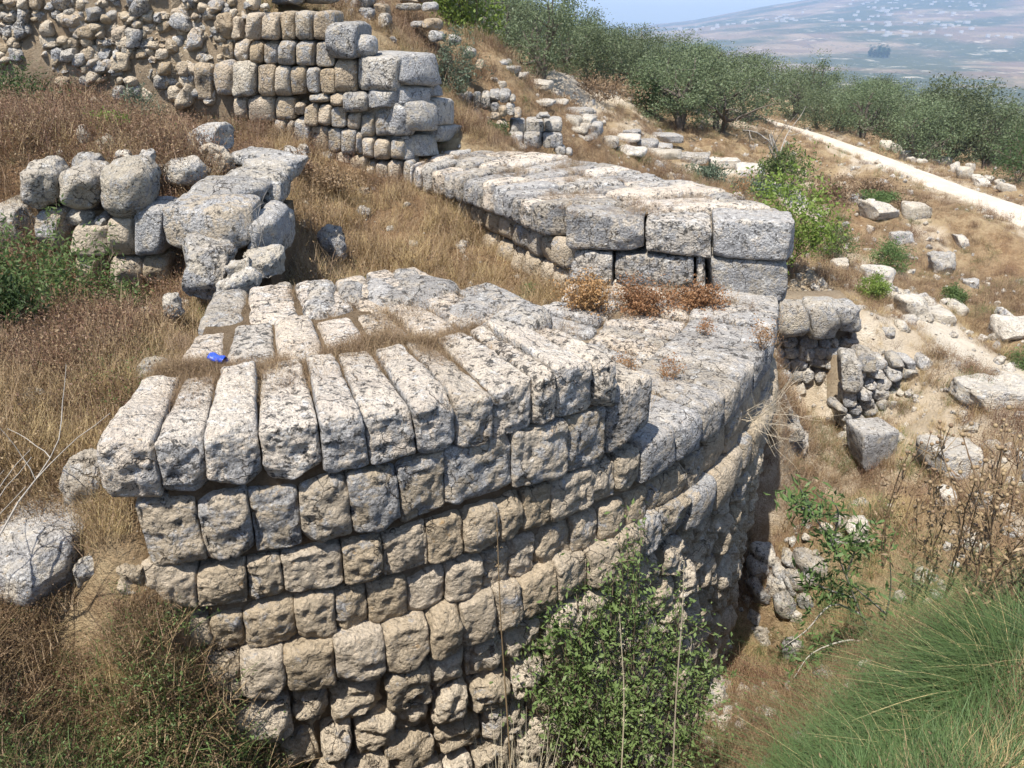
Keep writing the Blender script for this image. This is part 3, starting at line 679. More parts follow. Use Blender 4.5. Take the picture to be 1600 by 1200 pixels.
# ------------------------------------------------------------------ crumbling rubble wall, upper left
rw = thing('rubble_wall', (-8, 14, 0), 'long crumbling rubble and earth wall across the upper left with brown grass at its foot', 'rubble wall')
RW = Wall(rw)
A2, B2 = (-16, 14.6), (-4.6, 13.95)
def rwq(x0, y0, x1, y1, mat, out, n=7, r=.05, amp=.07, rot=0):
    q = vquad(x0, x1, y0+U(-4, 4), y0+U(-4, 4), y1+U(-4, 4), y1+U(-4, 4), A2, B2)
    nn = np.array([.057, -.998, 0]); back = (np.array(q).mean(0)[2]-.9)*.12
    q = [v+nn*out-nn*max(0, back) for v in q]; m = sum(q)/4
    q = [m+(v-m)*np.array([U(.8, 1.05), 1, U(.8, 1.05)]) for v in q]
    RW.add(quadC(*q, -nn*.35), mat, n, r=r, amp=amp, freq=4.5, bulge=.04, cuts=8, deep=.35)
for (x0, y0, x1, y1, m) in ((196,0,228,28,FARG),(194,42,216,80,FARG),(232,22,250,40,FARG),(265,28,294,44,FARG),(255,62,277,86,FAR),(290,46,318,84,FAR),(170,44,196,70,FAR),(108,42,142,62,FAR),(92,20,120,40,FAR),
     (18,16,38,44,FARG),(0,40,16,56,FARG),(20,46,36,58,FARG),(168,86,202,112,PALE),(230,88,245,104,FAR),(246,92,268,116,FAR),(272,100,296,120,FAR),(310,88,330,98,WHITE),(300,100,316,106,WHITE),
     (278,134,302,164,PALE),(284,120,298,132,WHITE),(320,2,344,24,FAR),(118,40,140,58,FAR),(375,0,395,16,FARG),(403,4,415,16,WHITE),(338,20,360,60,FAR),(360,22,380,62,FAR),(342,62,366,94,FAR),(366,64,387,96,FAR)):
    rwq(x0, y0, x1, y1, m, .14, 8)
for k in range(420):
    x = U(-60, 388); y = U(-50, 150); s_ = U(7, 17)
    if y < 95+60*max(0, min(1, (x-40)/260)) and not (x > 335 and y > 95): rwq(x, y, x+s_*U(1, 1.5), y+s_, random.choice((FAR, FARG, TAN, PALE)), U(-.05, .10), 4, r=.06, amp=.04)
y = -40
while y < 150:
    hgt = U(13, 26); x = -60+U(0, 20)
    while x < 385:
        wd = U(14, 36)
        foot = 70+70*max(0, min(1, (x-40)/260))
        if not (x > 330 and y > 85) and y < foot+40 and U(0, 1) < (.92 if y < foot else .7):
            rwq(x, y, x+wd*.95, y+hgt*.95, (FARG, PALE, FAR, FARG)[rnd.randrange(4)], U(-.06, .12), 6)
        x += wd
    y += hgt
xs = np.linspace(-17, -4.4, 60); zs = np.linspace(-.3, 4.4, 26); V = np.array([[(x_, 14.6-(x_+16)*.057+.06+max(0, z_-.9)*.12, z_) for z_ in zs] for x_ in xs])
V[..., 1] += .16*fbm(V.reshape(-1, 3)*1.4, 4, 3).reshape(V.shape[:2])
m, k = V.shape[:2]; i = np.arange(m*k).reshape(m, k)
geo('rubble_core', V.reshape(-1, 3), np.stack([i[:-1, :-1], i[1:, :-1], i[1:, 1:], i[:-1, 1:]], -1).reshape(-1, 4), RUBC, rw)
RW.emit()
# stones above and behind the stepped wall
up = thing('terrace_wall', (-1.9, 19, 2.0), 'broken upper terrace wall of tumbled grey stones above and behind the stepped wall', 'ruined wall')
UP = Wall(up)
def faceq(W, l, Y, mat, dep=.6, n=7, r=.08, amp=.045, slope=0, yaw=0, label=None, top=0):
    """block whose front face fills a pixel rectangle at forward distance Y"""
    x0, y0, x1, y1 = l; m = (x0+x1)/2; c = on_y(m, (y0+y1)/2, Y)
    A = c[:2]-np.array([math.cos(yaw), math.sin(yaw)]); B = c[:2]+np.array([math.cos(yaw), math.sin(yaw)])
    q = vquad(x0, x1, y0+slope, y0-slope, y1+slope, y1-slope, A, B); q = inset(*[np.array(v) for v in q], .006)
    d = np.array([-math.sin(yaw)*dep, math.cos(yaw)*dep, top])
    W.add(quadC(*q, d), mat, n, label=label, r=r, amp=amp, freq=4.5, bulge=.03, cuts=7 if r >= .07 else 4, deep=.3 if r >= .07 else .15)
for l, Y in (((525,0,545,18),17),((545,2,556,34),17),((552,-8,580,12),17),((552,12,582,34),16.8),((578,6,605,36),17.2),((530,22,552,34),16.6),((590,22,606,46),16.8),((560,36,578,46),16.6),
             ((615,6,654,16),19.5),((654,4,683,18),19.5),((657,30,689,48),19),((640,34,658,44),19),((668,50,692,66),18.6),((696,55,720,72),18.8),((622,-6,662,4),20.5),((648,-12,676,2),20.5),((604,48,616,60),17.5),((300,-20,330,6),15.5),((420,-10,470,6),15),((470,-14,520,4),15.2),
             ((724,78,742,92),18.5),((742,95,756,108),18.5)):
    faceq(UP, l, Y, FARG if U(0, 1) < .7 else FAR, dep=.7, r=.1)
UP.emit()

# ------------------------------------------------------------------ ruined wall on the left
lw = thing('boulder_wall', (-4.6, 8.5, -.6), 'ruined wall on the left with three big rounded boulders standing along its top', 'ruined wall')
LW = Wall(lw)
for l, Y, m, r in (((14,256,80,334),8.45,ROCK,.2),((83,262,149,336),8.4,ROCK,.2),((149,262,222,343),8.3,ROCK,.22),((-40,328,37,420),8.55,ROCK,.14),((50,335,97,392),8.5,TANGREY,.08),((92,335,138,358),8.6,FARG,.08),((106,357,168,406),8.4,TAN,.1),
                   ((138,340,163,360),8.5,FARG,.06),((165,341,207,406),8.4,TAN,.06),((207,330,252,402),8.35,FARG,.05),((108,400,157,460),8.45,TAN,.1),((156,410,214,470),8.35,TAN,.1),((215,405,254,452),8.35,TAN,.1),
                   ((60,392,106,440),8.6,TAN,.1),((0,395,60,450),8.7,TAN,.1),((110,462,160,500),8.5,TAN,.1),((160,470,215,505),8.4,TAN,.1)):
    faceq(LW, l, Y, m, dep=.62, n=12, r=r, amp=.07 if r > .12 else .04, top=.02)
for l, Y, m, r, dep in (((250,326,388,392),7.9,TANGREY,.06,.55),((384,350,424,402),8.0,FARG,.06,.9),((284,300,404,344),8.5,FARG,.1,.7),((340,282,435,326),9.0,FARG,.09,.6),((404,352,440,402),8.6,FARG,.08,.8)):
    faceq(LW, l, Y, m, dep=dep, n=12, r=r, amp=.04, top=.05, slope=-3)
for l, Y in (((355,243,428,262),10.2),((385,250,455,282),10.0),((362,258,430,276),9.7),((360,270,432,292),9.4)):
    faceq(LW, l, Y, FARG, dep=.5, n=10, r=.08, amp=.04, yaw=-.35, slope=-4)
V = np.array([(-8.5, 8.95, -1.2), (-8.5, 8.95, .25), (-8.5, 9.6, .3), (-3.9, 8.75, -1.2), (-3.9, 8.75, .25), (-3.9, 9.6, .3), (-2.75, 8.35, -1.2), (-2.75, 8.35, .2), (-2.75, 9.6, .2), (-2.75, 9.6, -1.2)])
geo('rubble_core', V, [[0, 1, 4, 3], [1, 2, 5, 4], [3, 4, 7, 6], [4, 5, 8, 7], [6, 7, 8, 9]], CORE, lw, False)
LW.emit()

# ------------------------------------------------------------------ small walls beyond the curved wall
sw = thing('block_wall', on_y(740, 180, 18), 'short broken wall of small grey blocks and rubble right of the stepped wall', 'ruined wall')
S = Wall(sw)
for l in ((711,148,724,175),(724,147,738,174),(738,146,752,174),(752,145,766,172),(764,140,782,160),(780,142,797,162),(796,148,806,162),(735,172,752,184),(720,178,735,196),(738,184,753,204),(754,186,768,206),(766,162,780,176),(778,168,792,184),(790,164,804,182),(800,172,815,186),(764,178,784,190),(775,190,792,204),(730,196,744,212),(745,204,762,220),(716,200,730,222)):
    faceq(S, l, 17.6+U(-.2, .2)-(.3 if l[1] > 160 else 0), FARG if l[1] < 165 else FAR, dep=.5, n=6, r=.07)
S.emit()
sw = thing('block_wall', on_y(838, 220, 17.5), 'low two-course wall of squared blocks with grass on its ledge beyond the curved wall top', 'ruined wall')
S = Wall(sw)
for l in ((796,190,822,209),(822,189,850,208),(850,188,880,207),(794,210,818,232),(818,210,848,233),(848,211,880,233)): faceq(S, l, 17.0+(.35 if l[1] < 205 else 0), FARG, dep=.8, n=7, r=.05, amp=.025)
for l in ((838,181,860,186),(842,178,858,182),(868,232,884,244),(884,234,896,246)): faceq(S, l, 16.9, FARG, dep=.4, n=6, r=.06)
S.emit()
# pale rock steps climbing the slope behind
rs = thing('rock_steps', on_ground(905, 200), 'curved flight of bleached white rock ledges stepping up the slope below the olive trees', 'rock ledge')
S = Wall(rs)
for l, Y in (((812,160,862,168),22.5),((850,158,884,166),22.8),((884,161,900,170),22.6),((818,128,858,142),26),((870,172,925,184),22),((902,178,922,196),21.6),((905,186,926,204),21),((918,196,938,216),20.6),((875,186,905,198),21.6),((878,198,918,212),20.8),((886,212,932,222),20.2),
             ((936,220,966,234),20.4),((962,214,1000,224),24),((970,206,1000,214),25),((985,222,1028,234),23.6),((1000,228,1050,236),23),((1010,212,1068,224),26),((1000,238,1066,252),21.5),((1060,244,1112,258),21),((1108,252,1160,266),20.5),((1150,262,1200,280),20),((960,236,1010,246),20.6),
             ((805,116,818,126),27),((772,96,790,108),24),((782,104,806,116),24.6),((772,128,790,140),20.5),((750,120,776,134),20)):
    c = on_ground((l[0]+l[2])/2, l[3]); faceq(S, l, c[1]+.05, WHITE if U(0, 1) < .7 else FARG, dep=1.0, n=7, r=.09, amp=.05, slope=U(-1, 1)-1, yaw=-.2)
S.emit()

# ------------------------------------------------------------------ dry-stone revetments on the right slope
def backing(th, x0, x1, ytop, ybot, Y, mat, drop=1.2, dep=.9):
    """earth packed behind a dry-stone face"""
    q = [on_y(x, ytop, Y) for x in np.linspace(x0, x1, 12)]; V = []
    for p_ in q:
        zt = p_[2]-.1; V += [(p_[0], Y+.22, on_y(x0, ybot, Y)[2]-drop), (p_[0], Y+.22, zt), (p_[0], Y+dep+.5, zt+.02), (p_[0], Y+dep+1.2, zt-.8)]
    V = np.array(V); V += .05*np.c_[fbm(V*2, 2, 1), fbm(V*2, 2, 2), fbm(V*2, 2, 3)]; i = np.arange(len(V)).reshape(-1, 4)
    F = np.vstack([np.stack([i[:-1, :-1], i[1:, :-1], i[1:, 1:], i[:-1, 1:]], -1).reshape(-1, 4), [i[0], i[-1]]])
    geo('earth_fill', V, F, RUBC, th)
def stonewall(name, label, rects, Yf, mats, core=None, cat='rubble wall'):
    r0 = rects[0]; th = thing(name, on_ground((r0[0]+r0[2])/2, r0[3]), label, cat); W_ = Wall(th)
    for l in rects: faceq(W_, l, Yf(l), mats[0] if U(0, 1) < .6 else mats[1], dep=.6, n=8, r=.11, amp=.06, yaw=U(-.2, .2), slope=U(-2, 2))
    A = np.array(rects); backing(th, A[:, 0].min()+3, A[:, 2].max()-3, A[:, 1].min()+6, A[:, 3].max(), max(Yf(l) for l in rects), RUBC)
    W_.emit(); return th
def fill(x0, y0, x1, y1, s0, s1):
    L = []; y = y0
    while y < y1:
        h_ = U(s0, s1)*.75; x = x0+U(-8, 4)
        while x < x1:
            w_ = U(s0, s1); L.append((x, y+U(-2, 2), x+w_, y+h_+U(-1, 2))); x += w_*.97
        y += h_*.95
    return L
G = on_ground(1280, 575); Yb = G[1]
stonewall('dry_stone_wall', 'sunlit dry-stone wall with an overhanging row of boulders right of the tower shelf', [(1218,478,1266,530),(1262,476,1318,534),(1306,480,1350,524)]+fill(1206, 530, 1330, 615, 14, 34)+[(1330,522,1342,536)], lambda l: Yb-.25+(0 if l[1] > 510 else -.35), (FARG, ROCK))
G = on_ground(1400, 640); Yb2 = G[1]
stonewall('dry_stone_wall', 'tumbling dry-stone bank with a jutting left corner below the white footpath', [(1316,560,1350,618),(1346,556,1378,590),(1320,612,1345,640)]+fill(1350, 566, 1482, 668, 13, 30)+fill(1318, 640, 1352, 672, 14, 24), lambda l: Yb2+(l[0]-1316)*.006-.2, (FARG, ROCK))
ring = thing('stone_ring', on_ground(1235, 955), 'small round heap of stacked fieldstones beside the foot of the tower', 'stone heap')
S = Wall(ring); Yr = on_ground(1235, 960)[1]
for l in ((1184,862,1222,886),(1175,878,1204,912),(1206,886,1244,906),(1198,902,1230,930),(1230,898,1250,930),(1240,888,1270,904),(1180,914,1212,946),(1212,926,1246,968),(1244,900,1270,925),(1250,870,1300,900),(1262,898,1300,920),(1246,930,1275,955),(1176,906,1190,930),(1222,868,1252,886)):
    c = on_ground((l[0]+l[2])/2, l[3]+4); y0_ = l[1]+(l[3]-l[1])*.35
    faceq(S, (l[0], y0_, l[2], l[3]+6), c[1]-.05, FARG if U(0, 1) < .6 else ROCK, dep=.42, n=10, r=.1, amp=.06, slope=U(-2, 3), yaw=U(-.3, .3))
S.emit()

# ------------------------------------------------------------------ loose blocks and boulders
def boulder(l, label, mat=ROCK, Y=None, dep=None, r=.1, amp=.06, n=14, yaw=0, cuts=11, deep=.42, name='boulder', group='loose blocks lying on the slopes', slope=0, sink=.12):
    x0, y0, x1, y1 = l; g = on_ground((x0+x1)/2, y1)
    Y = Y or g[1]; c = on_y((x0+x1)/2, (y0+y1)/2, Y)
    A = c[:2]-np.array([math.cos(yaw), math.sin(yaw)]); B = 2*c[:2]-A
    q = vquad(x0, x1, y0+slope, y0-slope, y1+slope, y1-slope, A, B); q[2] = q[2]-np.array([0, 0, sink]); q[3] = q[3]-np.array([0, 0, sink])
    wd = np.linalg.norm(q[1]-q[0]); dep = dep or wd*.8
    C = quadC(*q, np.array([-math.sin(yaw)*dep, math.cos(yaw)*dep, 0])); C = C+np.random.default_rng(rnd.randrange(9999)).normal(size=C.shape)*wd*.05
    P, F = hex_stone(C, n, r=r, amp=amp, freq=4 if wd > .5 else 7, bulge=.02, seed=rnd.randrange(9999), cuts=cuts, deep=deep)
    o = geo(name, P, F, mat); return tag(o, label, 'rock', group)
for a in (((1352,676,1408,728), 'squarish grey block standing alone in dry grass below the dry-stone bank', ROCK, dict(yaw=.25, r=.05, name='block', cuts=3, deep=.12, amp=.035, slope=3)),
          ((1526,626,1640,642), 'broad white slab at the right edge below the footpath', WHITE, dict(r=.06, name='slab', dep=1.1, cuts=8, deep=.35, amp=.1)),
          ((1380,322,1424,352), 'left one of two big pale boulders side by side near the road bend', WHITE, dict(yaw=.4, r=.05)), ((1418,324,1462,352), 'right one of two big pale boulders side by side near the road bend', WHITE, dict(r=.12)),
          ((1358,314,1376,334), 'upright pale stone just left of the paired boulders', WHITE, {}), ((1398,366,1434,384), 'grey flat stone in grass under the paired boulders', FARG, {}),
          ((1492,370,1520,386), 'small white block with a clean flat top right of the paired boulders', WHITE, dict(r=.04)),
          ((1330,308,1360,320), 'low grey stone at the sapling side of the paired boulders', FARG, {}),
          ((1302,408,1334,424), 'rounded white stone between two green bushes', WHITE, {}), ((1362,426,1408,444), 'flat white ledge at the start of the footpath', WHITE, dict(dep=.8)),
          ((1420,480,1468,506), 'long white ledge left of the footpath', WHITE, dict(dep=.8)), ((1444,466,1468,482), 'pale boulder above the long white ledge', WHITE, {}),
          ((1462,494,1512,512), 'flat white rock in the middle of the footpath', WHITE, dict(dep=.9)), ((1484,474,1520,494), 'peaked white rock at the right of the footpath', WHITE, {}),
          ((1564,486,1588,502), 'small squared block alone on the right grass slope', WHITE, dict(r=.04)), ((1552,508,1576,522), 'rounded pale stone left of the edge boulder', WHITE, {}), ((1572,512,1640,536), 'large pale boulder cut by the right edge of the picture', WHITE, {}),
          ((1550,526,1566,536), 'tiny white stone below the rounded pale stone', WHITE, {}), ((1514,438,1538,456), 'knobbly stone at the rim of the hollow', FARG, {}), ((1462,400,1500,430), 'cracked grey stone heap at the left of the hollow', FARG, dict(amp=.12)),
          ((1200,628,1250,652), 'pale flat slab lying against the tower side', FARG, dict(dep=.8)), ((1202,672,1260,690), 'long low white slab, upper of the pair by the tower side', FARG, dict(r=.05)), ((1214,698,1278,716), 'dark weathered slab, lower of the pair by the tower side', ROCK, dict(r=.06)),
          ((1228,684,1262,698), 'small flat stone wedged between the two slabs by the tower side', FARG, {}), ((1272,626,1296,640), 'pinkish small block in the dry grass hollow', PALE, {}),
          ((1474,768,1504,790), 'white stone under the dead thistles', WHITE, {}), ((1525,772,1556,800), 'grey lump of rock behind the thistles', ROCK, {}), ((1470,715,1560,745), 'pale worn ledge of rock behind the thistles', WHITE, dict(dep=.8)),
          ((1330,820,1372,860), 'bleached rock showing through the brown slope', WHITE, dict(r=.15)), ((1238,960,1262,975), 'small white stone at the foot of the fieldstone heap', WHITE, {}), ((1228,1014,1262,1034), 'round grey stone below the fieldstone heap', ROCK, {}),
          ((84,716,152,798), 'pale upright boulder just left of the tower corner block', ROCK, dict(r=.2, sink=.2, Y=on_ground(118, 790)[1]-.1)), ((-50,858,98,925), 'big grey boulder at the left edge among brown weeds', ROCK, dict(r=.12, dep=.75, sink=.08, cuts=7, deep=.25, Y=on_ground(40, 930)[1]-.05)),
          ((112,886,160,914), 'small pale rubble stone on the weedy bank right of the edge boulder', WHITE, {}), ((176,892,216,926), 'crumbly pale stone on the bank against the third course of the tower', PALE, dict(amp=.09)), ((60,906,100,930), 'little grey stone under the right end of the edge boulder', FARG, {}), ((5,622,66,652), 'low grey stone in the straw at the far left', ROCK, dict(r=.1)), ((205,575,255,612), 'grey stone half buried behind the corner block', ROCK, dict(r=.1)),
          ((490,362,540,408), 'pitted white boulder alone in the brown grass hollow', ROCK, dict(r=.16, amp=.09)), ((553,292,575,303), 'small pale stone at the foot of the stepped wall', FARG, {}), ((556,328,578,338), 'little grey stone in the brown grass near the curved wall', FARG, {}),
          ((280,196,358,234), 'large domed boulder on the brown grass above the ruined left wall', ROCK, dict(r=.2, amp=.09, Y=10.4)), ((200,214,264,246), 'tilted grey slab behind the rounded boulders', FARG, dict(Y=10.2, r=.06, slope=-5)),
          ((240,250,306,286), 'wide grey boulder right of the standing boulders', ROCK, dict(Y=9.3, r=.16)), ((205,235,236,278), 'narrow upright stone behind the third rounded boulder', ROCK, dict(Y=9.1)), ((164,235,200,252), 'knobbly pale stone on top behind the rounded boulders', WHITE, dict(Y=9.2, amp=.09)),
          ((300,232,352,266), 'crumbly pinkish stone heap under the domed boulder', PALE, dict(Y=9.9, amp=.12)), ((104,238,150,264), 'grey stone leaning on the middle rounded boulder', FARG, dict(Y=8.9)),
          ((253,396,346,470), 'massive bleached boulder at the far left end of the upper block', ROCK, dict(Y=7.25, r=.18, dep=.7, amp=.09)), ((366,396,430,428), 'jagged white rock overhanging a dark hole', WHITE, dict(Y=7.6, amp=.07, r=.06)), ((346,410,392,442), 'broken white rock beside the massive bleached boulder', WHITE, dict(Y=7.35, amp=.07)),
          ((338,440,386,466), 'sharp white chip of rock at the back edge of the top blocks', WHITE, dict(Y=7.1, amp=.1, r=.05)), ((246,462,276,485), 'small pale stone at the left back corner of the top blocks', WHITE, dict(Y=6.9)), ((424,448,450,462), 'small smooth stone at the mouth of the dark hole', FARG, dict(Y=7.3)),
          ((835,405,870,450), 'tan rounded rock at the inner foot of the curved wall', TAN, dict(r=.14)), ((1175,990,1215,1012), 'flat pale stone in the gully', WHITE, {}), ((1100,1085,1140,1110), 'half-hidden stone under the shrubs by the gully', WHITE, {})):
    boulder(a[0], a[1], a[2], **a[3])
for k, l in enumerate(((1378,222,1398,236),(1396,226,1412,238),(1410,236,1428,252),(1422,246,1438,254),(1436,240,1448,250),(1438,250,1454,258),(1472,246,1496,262),(1488,254,1504,270),(1502,262,1524,278),(1514,256,1528,268),(1524,272,1542,284),(1528,280,1550,294),(1542,276,1558,286),(1560,282,1576,292),(1568,290,1596,300),(1458,250,1472,258))):
    boulder(l, 'pale kerb boulder in the row along the far side of the dirt road', WHITE, n=8, group='boulders lining the dirt road')
# ------------------------------------------------------------------ vegetation builders
rg = np.random.default_rng(5)
def unit(v): return v/np.maximum(np.linalg.norm(v, axis=-1, keepdims=True), 1e-9)
def tube(P, R, ns=5):
    P = np.asarray(P, float); R = np.broadcast_to(R, (len(P),)); T = unit(np.gradient(P, axis=0))
    a = np.where(np.abs(T[:, 2:3]) > .9, [[1., 0, 0]], [[0, 0, 1.]]); u = unit(np.cross(T, a)); v = np.cross(T, u)
    an = np.arange(ns)*2*math.pi/ns
    V = P[:, None]+R[:, None, None]*(np.cos(an)[None, :, None]*u[:, None]+np.sin(an)[None, :, None]*v[:, None])
    i = np.arange(len(P)*ns).reshape(len(P), ns); j = np.roll(i, -1, 1)
    return V.reshape(-1, 3), np.stack([i[:-1], j[:-1], j[1:], i[1:]], -1).reshape(-1, 4)
def leafquads(C, size, aspect=.4, up=.3, axis=None, spread=1.0):
    n = len(C); d = rg.normal(size=(n, 3))*spread; d[:, 2] += up
    if axis is not None: d += axis
    d = unit(d); s = unit(np.cross(d, rg.normal(size=(n, 3)))); L = (size*rg.uniform(.65, 1.3, n))[:, None]
    nrm = np.cross(d, s)*L*.12
    V = np.stack([C-d*L*.1, C+s*L*aspect*.5+d*L*.42+nrm, C+d*L, C-s*L*aspect*.5+d*L*.42+nrm], 1).reshape(-1, 3)
    return V, np.arange(4*n).reshape(n, 4)
def blades(base, n, h, w, lean=.5, spread=.06, curve=.5, segs=3, dirb=None):
    """tapering curved strips from base points"""
    B = np.asarray(base, float); B = B[rg.integers(0, len(B), n)]+np.c_[rg.normal(size=(n, 2))*spread, np.zeros(n)]
    az = rg.uniform(0, 2*math.pi, n); hd = np.c_[np.cos(az), np.sin(az), 0*az]
    if dirb is not None: hd = unit(hd+dirb)
    ln = rg.uniform(.2, 1, n)*lean; H = h*rg.uniform(.5, 1.15, n); sd = np.c_[-hd[:, 1], hd[:, 0], 0*az]
    tt = np.linspace(0, 1, segs+1); V = []
    for t_ in tt:
        c = B+hd*(H*(ln*t_+curve*ln*t_*t_))[:, None]; c[:, 2] += H*(t_-.35*curve*ln*t_*t_*2)
        wd = w*(1-.85*t_)*.5; V += [c-sd*wd, c+sd*wd]
    V = np.stack(V, 1); k = V.shape[1]; i = np.arange(n*k).reshape(n, k)
    F = np.concatenate([np.stack([i[:, 2*j], i[:, 2*j+1], i[:, 2*j+3], i[:, 2*j+2]], -1) for j in range(segs)])
    return V.reshape(-1, 3), F
def branch(mb, p, d, L, r, depth, tips, wig=.25, kids=3, up=.15, ns=5):
    n = 5; P = [np.array(p)]; dd = np.array(d, float)
    for k in range(n):
        dd = unit(dd+rg.normal(size=3)*wig*.5+np.array([0, 0, up*.3])); P.append(P[-1]+dd*L/n)
    P = np.array(P); mb.add(*tube(P, np.linspace(r, r*.45, len(P)), ns))
    if depth == 0: tips.append(P); return
    for k in range(kids):
        q = P[rg.integers(2, len(P))]; nd = unit(dd+rg.normal(size=3)*.75+np.array([0, 0, up]))
        branch(mb, q, nd, L*rg.uniform(.5, .8), r*.5, depth-1, tips, wig, kids, up, max(3, ns-1))
def cloud(n, rx, ry, rz, ncl, seed, shell=.55, sig=.16):
    g = np.random.default_rng(seed); d = unit(g.normal(size=(ncl, 3))); rad_ = g.uniform(shell, 1, ncl)
    lump = 1+.35*fbm(d*1.7+seed, 2, seed % 50)
    c = d*(rad_*lump)[:, None]; ix = g.integers(0, ncl, n)
    sg = sig*g.uniform(.6, 1.3, ncl)
    P = c[ix]+np.clip(g.normal(size=(n, 3)), -1.75, 1.75)*sg[ix][:, None]
    return P*np.array([rx, ry, rz])
def shrub(name, label, cat, at, rx, ry, rz, mat, n=2500, leaf=.06, aspect=.45, ncl=40, group=None, lift=.75, stem=BRBARK, nb=6, sig=.17, shell=.45, seed=None, up=.3):
    at = np.array(at, float); th = thing(name, at, label, cat, group)
    mb = MB(); tips = []
    for k in range(nb):
        a = k*6.28/nb+rg.uniform(-.4, .4); d = unit(np.array([math.cos(a)*rx*.8, math.sin(a)*ry*.8, rz*1.3]))
        branch(mb, at-[0, 0, .1], d, rz*1.0, max(.006, rz*.018), 2, tips, kids=3)
    geo('branches', *mb.get(), stem, th)
    P = cloud(n, rx, ry, rz, ncl, seed or rnd.randrange(9999), shell, sig)+at+[0, 0, rz*lift]
    tp = np.concatenate(tips); P2 = tp[rg.integers(0, len(tp), n//4)]+rg.normal(size=(n//4, 3))*.03
    P = np.vstack([P, P2]); P = P[P[:, 2] > at[2]+.02]
    geo('foliage', *leafquads(P, leaf, aspect, up), mat, th); return th
def scatter(name, pts, rots, scl, proto):
    """one object of many small tufts: geometry nodes put copies of a prototype tuft on stored points"""
    me = bpy.data.meshes.new(name); me.vertices.add(len(pts)); me.vertices.foreach_set('co', np.asarray(pts, np.float32).ravel())
    a = me.attributes.new('rot', 'FLOAT_VECTOR', 'POINT'); a.data.foreach_set('vector', np.asarray(rots, np.float32).ravel())
    a = me.attributes.new('scl', 'FLOAT', 'POINT'); a.data.foreach_set('value', np.asarray(scl, np.float32))
    o = put(name, me); ng = bpy.data.node_groups.new(name, 'GeometryNodeTree')
    ng.interface.new_socket('Geometry', in_out='INPUT', socket_type='NodeSocketGeometry'); ng.interface.new_socket('Geometry', in_out='OUTPUT', socket_type='NodeSocketGeometry')
    gi = ng.nodes.new('NodeGroupInput'); go = ng.nodes.new('NodeGroupOutput'); ip = ng.nodes.new('GeometryNodeInstanceOnPoints')
    oi = ng.nodes.new('GeometryNodeObjectInfo'); oi.inputs['Object'].default_value = proto; oi.inputs['As Instance'].default_value = True; oi.transform_space = 'ORIGINAL'
    ra = ng.nodes.new('GeometryNodeInputNamedAttribute'); ra.data_type = 'FLOAT_VECTOR'; ra.inputs[0].default_value = 'rot'
    sa = ng.nodes.new('GeometryNodeInputNamedAttribute'); sa.data_type = 'FLOAT'; sa.inputs[0].default_value = 'scl'
    e2 = ng.nodes.new('FunctionNodeEulerToRotation'); L = ng.links.new
    L(gi.outputs[0], ip.inputs['Points']); L(oi.outputs['Geometry'], ip.inputs['Instance']); L(ra.outputs[0], e2.inputs[0]); L(e2.outputs[0], ip.inputs['Rotation'])
    L(sa.outputs[0], ip.inputs['Scale']); L(ip.outputs[0], go.inputs[0])
    md = o.modifiers.new('scatter', 'NODES'); md.node_group = ng
    return tag(o, kind='stuff')

# ------------------------------------------------------------------ olive trees
def crown_mesh(k, n=8500, rx=1.95, rz=1.5, leaf=.10):
    P = cloud(n, rx, rx*.95, rz, 52, 100+k, .45, .165); P = P[P[:, 2] > -rz*1.0]
    return raw_mesh('crown', *leafquads(P, leaf, .4, .15), OLIVE, True)
def trunk_mesh(k):
    mb = MB(); tips = []
    for j in range(2): branch(mb, [rg.uniform(-.1, .1), rg.uniform(-.1, .1), -.3], [rg.uniform(-.3, .3), rg.uniform(-.3, .3), 1], 1.7, .17, 2, tips, kids=3, ns=7)
    return raw_mesh('trunk', *mb.get(), BARK)
CR = [crown_mesh(k) for k in range(5)]; CRF = [crown_mesh(10+k, 6000, leaf=.115) for k in range(4)]; TR = [trunk_mesh(k) for k in range(3)]
def olive(x, y, s, label, group='olive trees of the grove', near=True, z=None, wide=1.0):
    z = hz(x, y) if z is None else z
    th = thing('olive_tree', (x, y, z), label, 'olive tree', group); th.rotation_euler.z = rnd.uniform(0, 6.28); th.scale = (s*wide, s*wide, s)
    for nm, me, zz in (('trunk', rnd.choice(TR), 0), ('crown', rnd.choice(CR if near else CRF), 1.75)):
        o = bpy.data.objects.new(nm, me); COL.objects.link(o); o.parent = th; o.location = (0, 0, zz)
    return th
placed = []
for px, py, z, s, wd, lab in ((845,132,32,1.02,1.0,'tall dark rounded olive tree, foremost at the left end of the grove'), (785,110,36,.95,1.0,'greyish olive tree at the far left of the grove beside the bright green tree'), (925,120,38,.85,1.1,'pale feathery olive tree right of the tall dark rounded one'),
     (957,118,40,.85,1.0,'olive tree with a dark trunk showing over the little clearing'), (1010,120,41,.9,1.0,'olive tree with a slim bare trunk at the right of the little clearing'), (885,112,37,.85,1.1,'olive tree between the tall dark one and the clearing'),
     (1062,205,36.5,1.0,1.15,'broad silvery olive tree above the dark green shrub, left of the front pair'), (1125,214,37,1.0,1.2,'widest olive tree at the front edge of the grove, foliage down to the ground'), (1100,180,42,1.0,1.1,'olive tree rising just behind the front pair'),
     (1480,235,43,1.35,1.1,'large dark olive tree right of the dirt road behind the prickly pear'), (1418,205,46,1.0,1.1,'olive tree standing left of the large dark one by the road'), (1545,250,42,1.1,1.1,'olive tree with bare dark limbs beside the round green bush'), (1590,225,46,1.1,1.1,'olive tree cut by the right edge of the picture'),
     (1345,205,47,.95,1.1,'olive tree at the bend on the right side of the dirt road'), (1290,195,50,.9,1.1,'small olive tree where the dirt road disappears into the grove')):
    p = on_y(px, py, z); g = (p[0], p[1]); placed.append(g); olive(g[0], g[1], s, lab, wide=wd)
n_t = 0; skyl = np.full(1600, 400.)
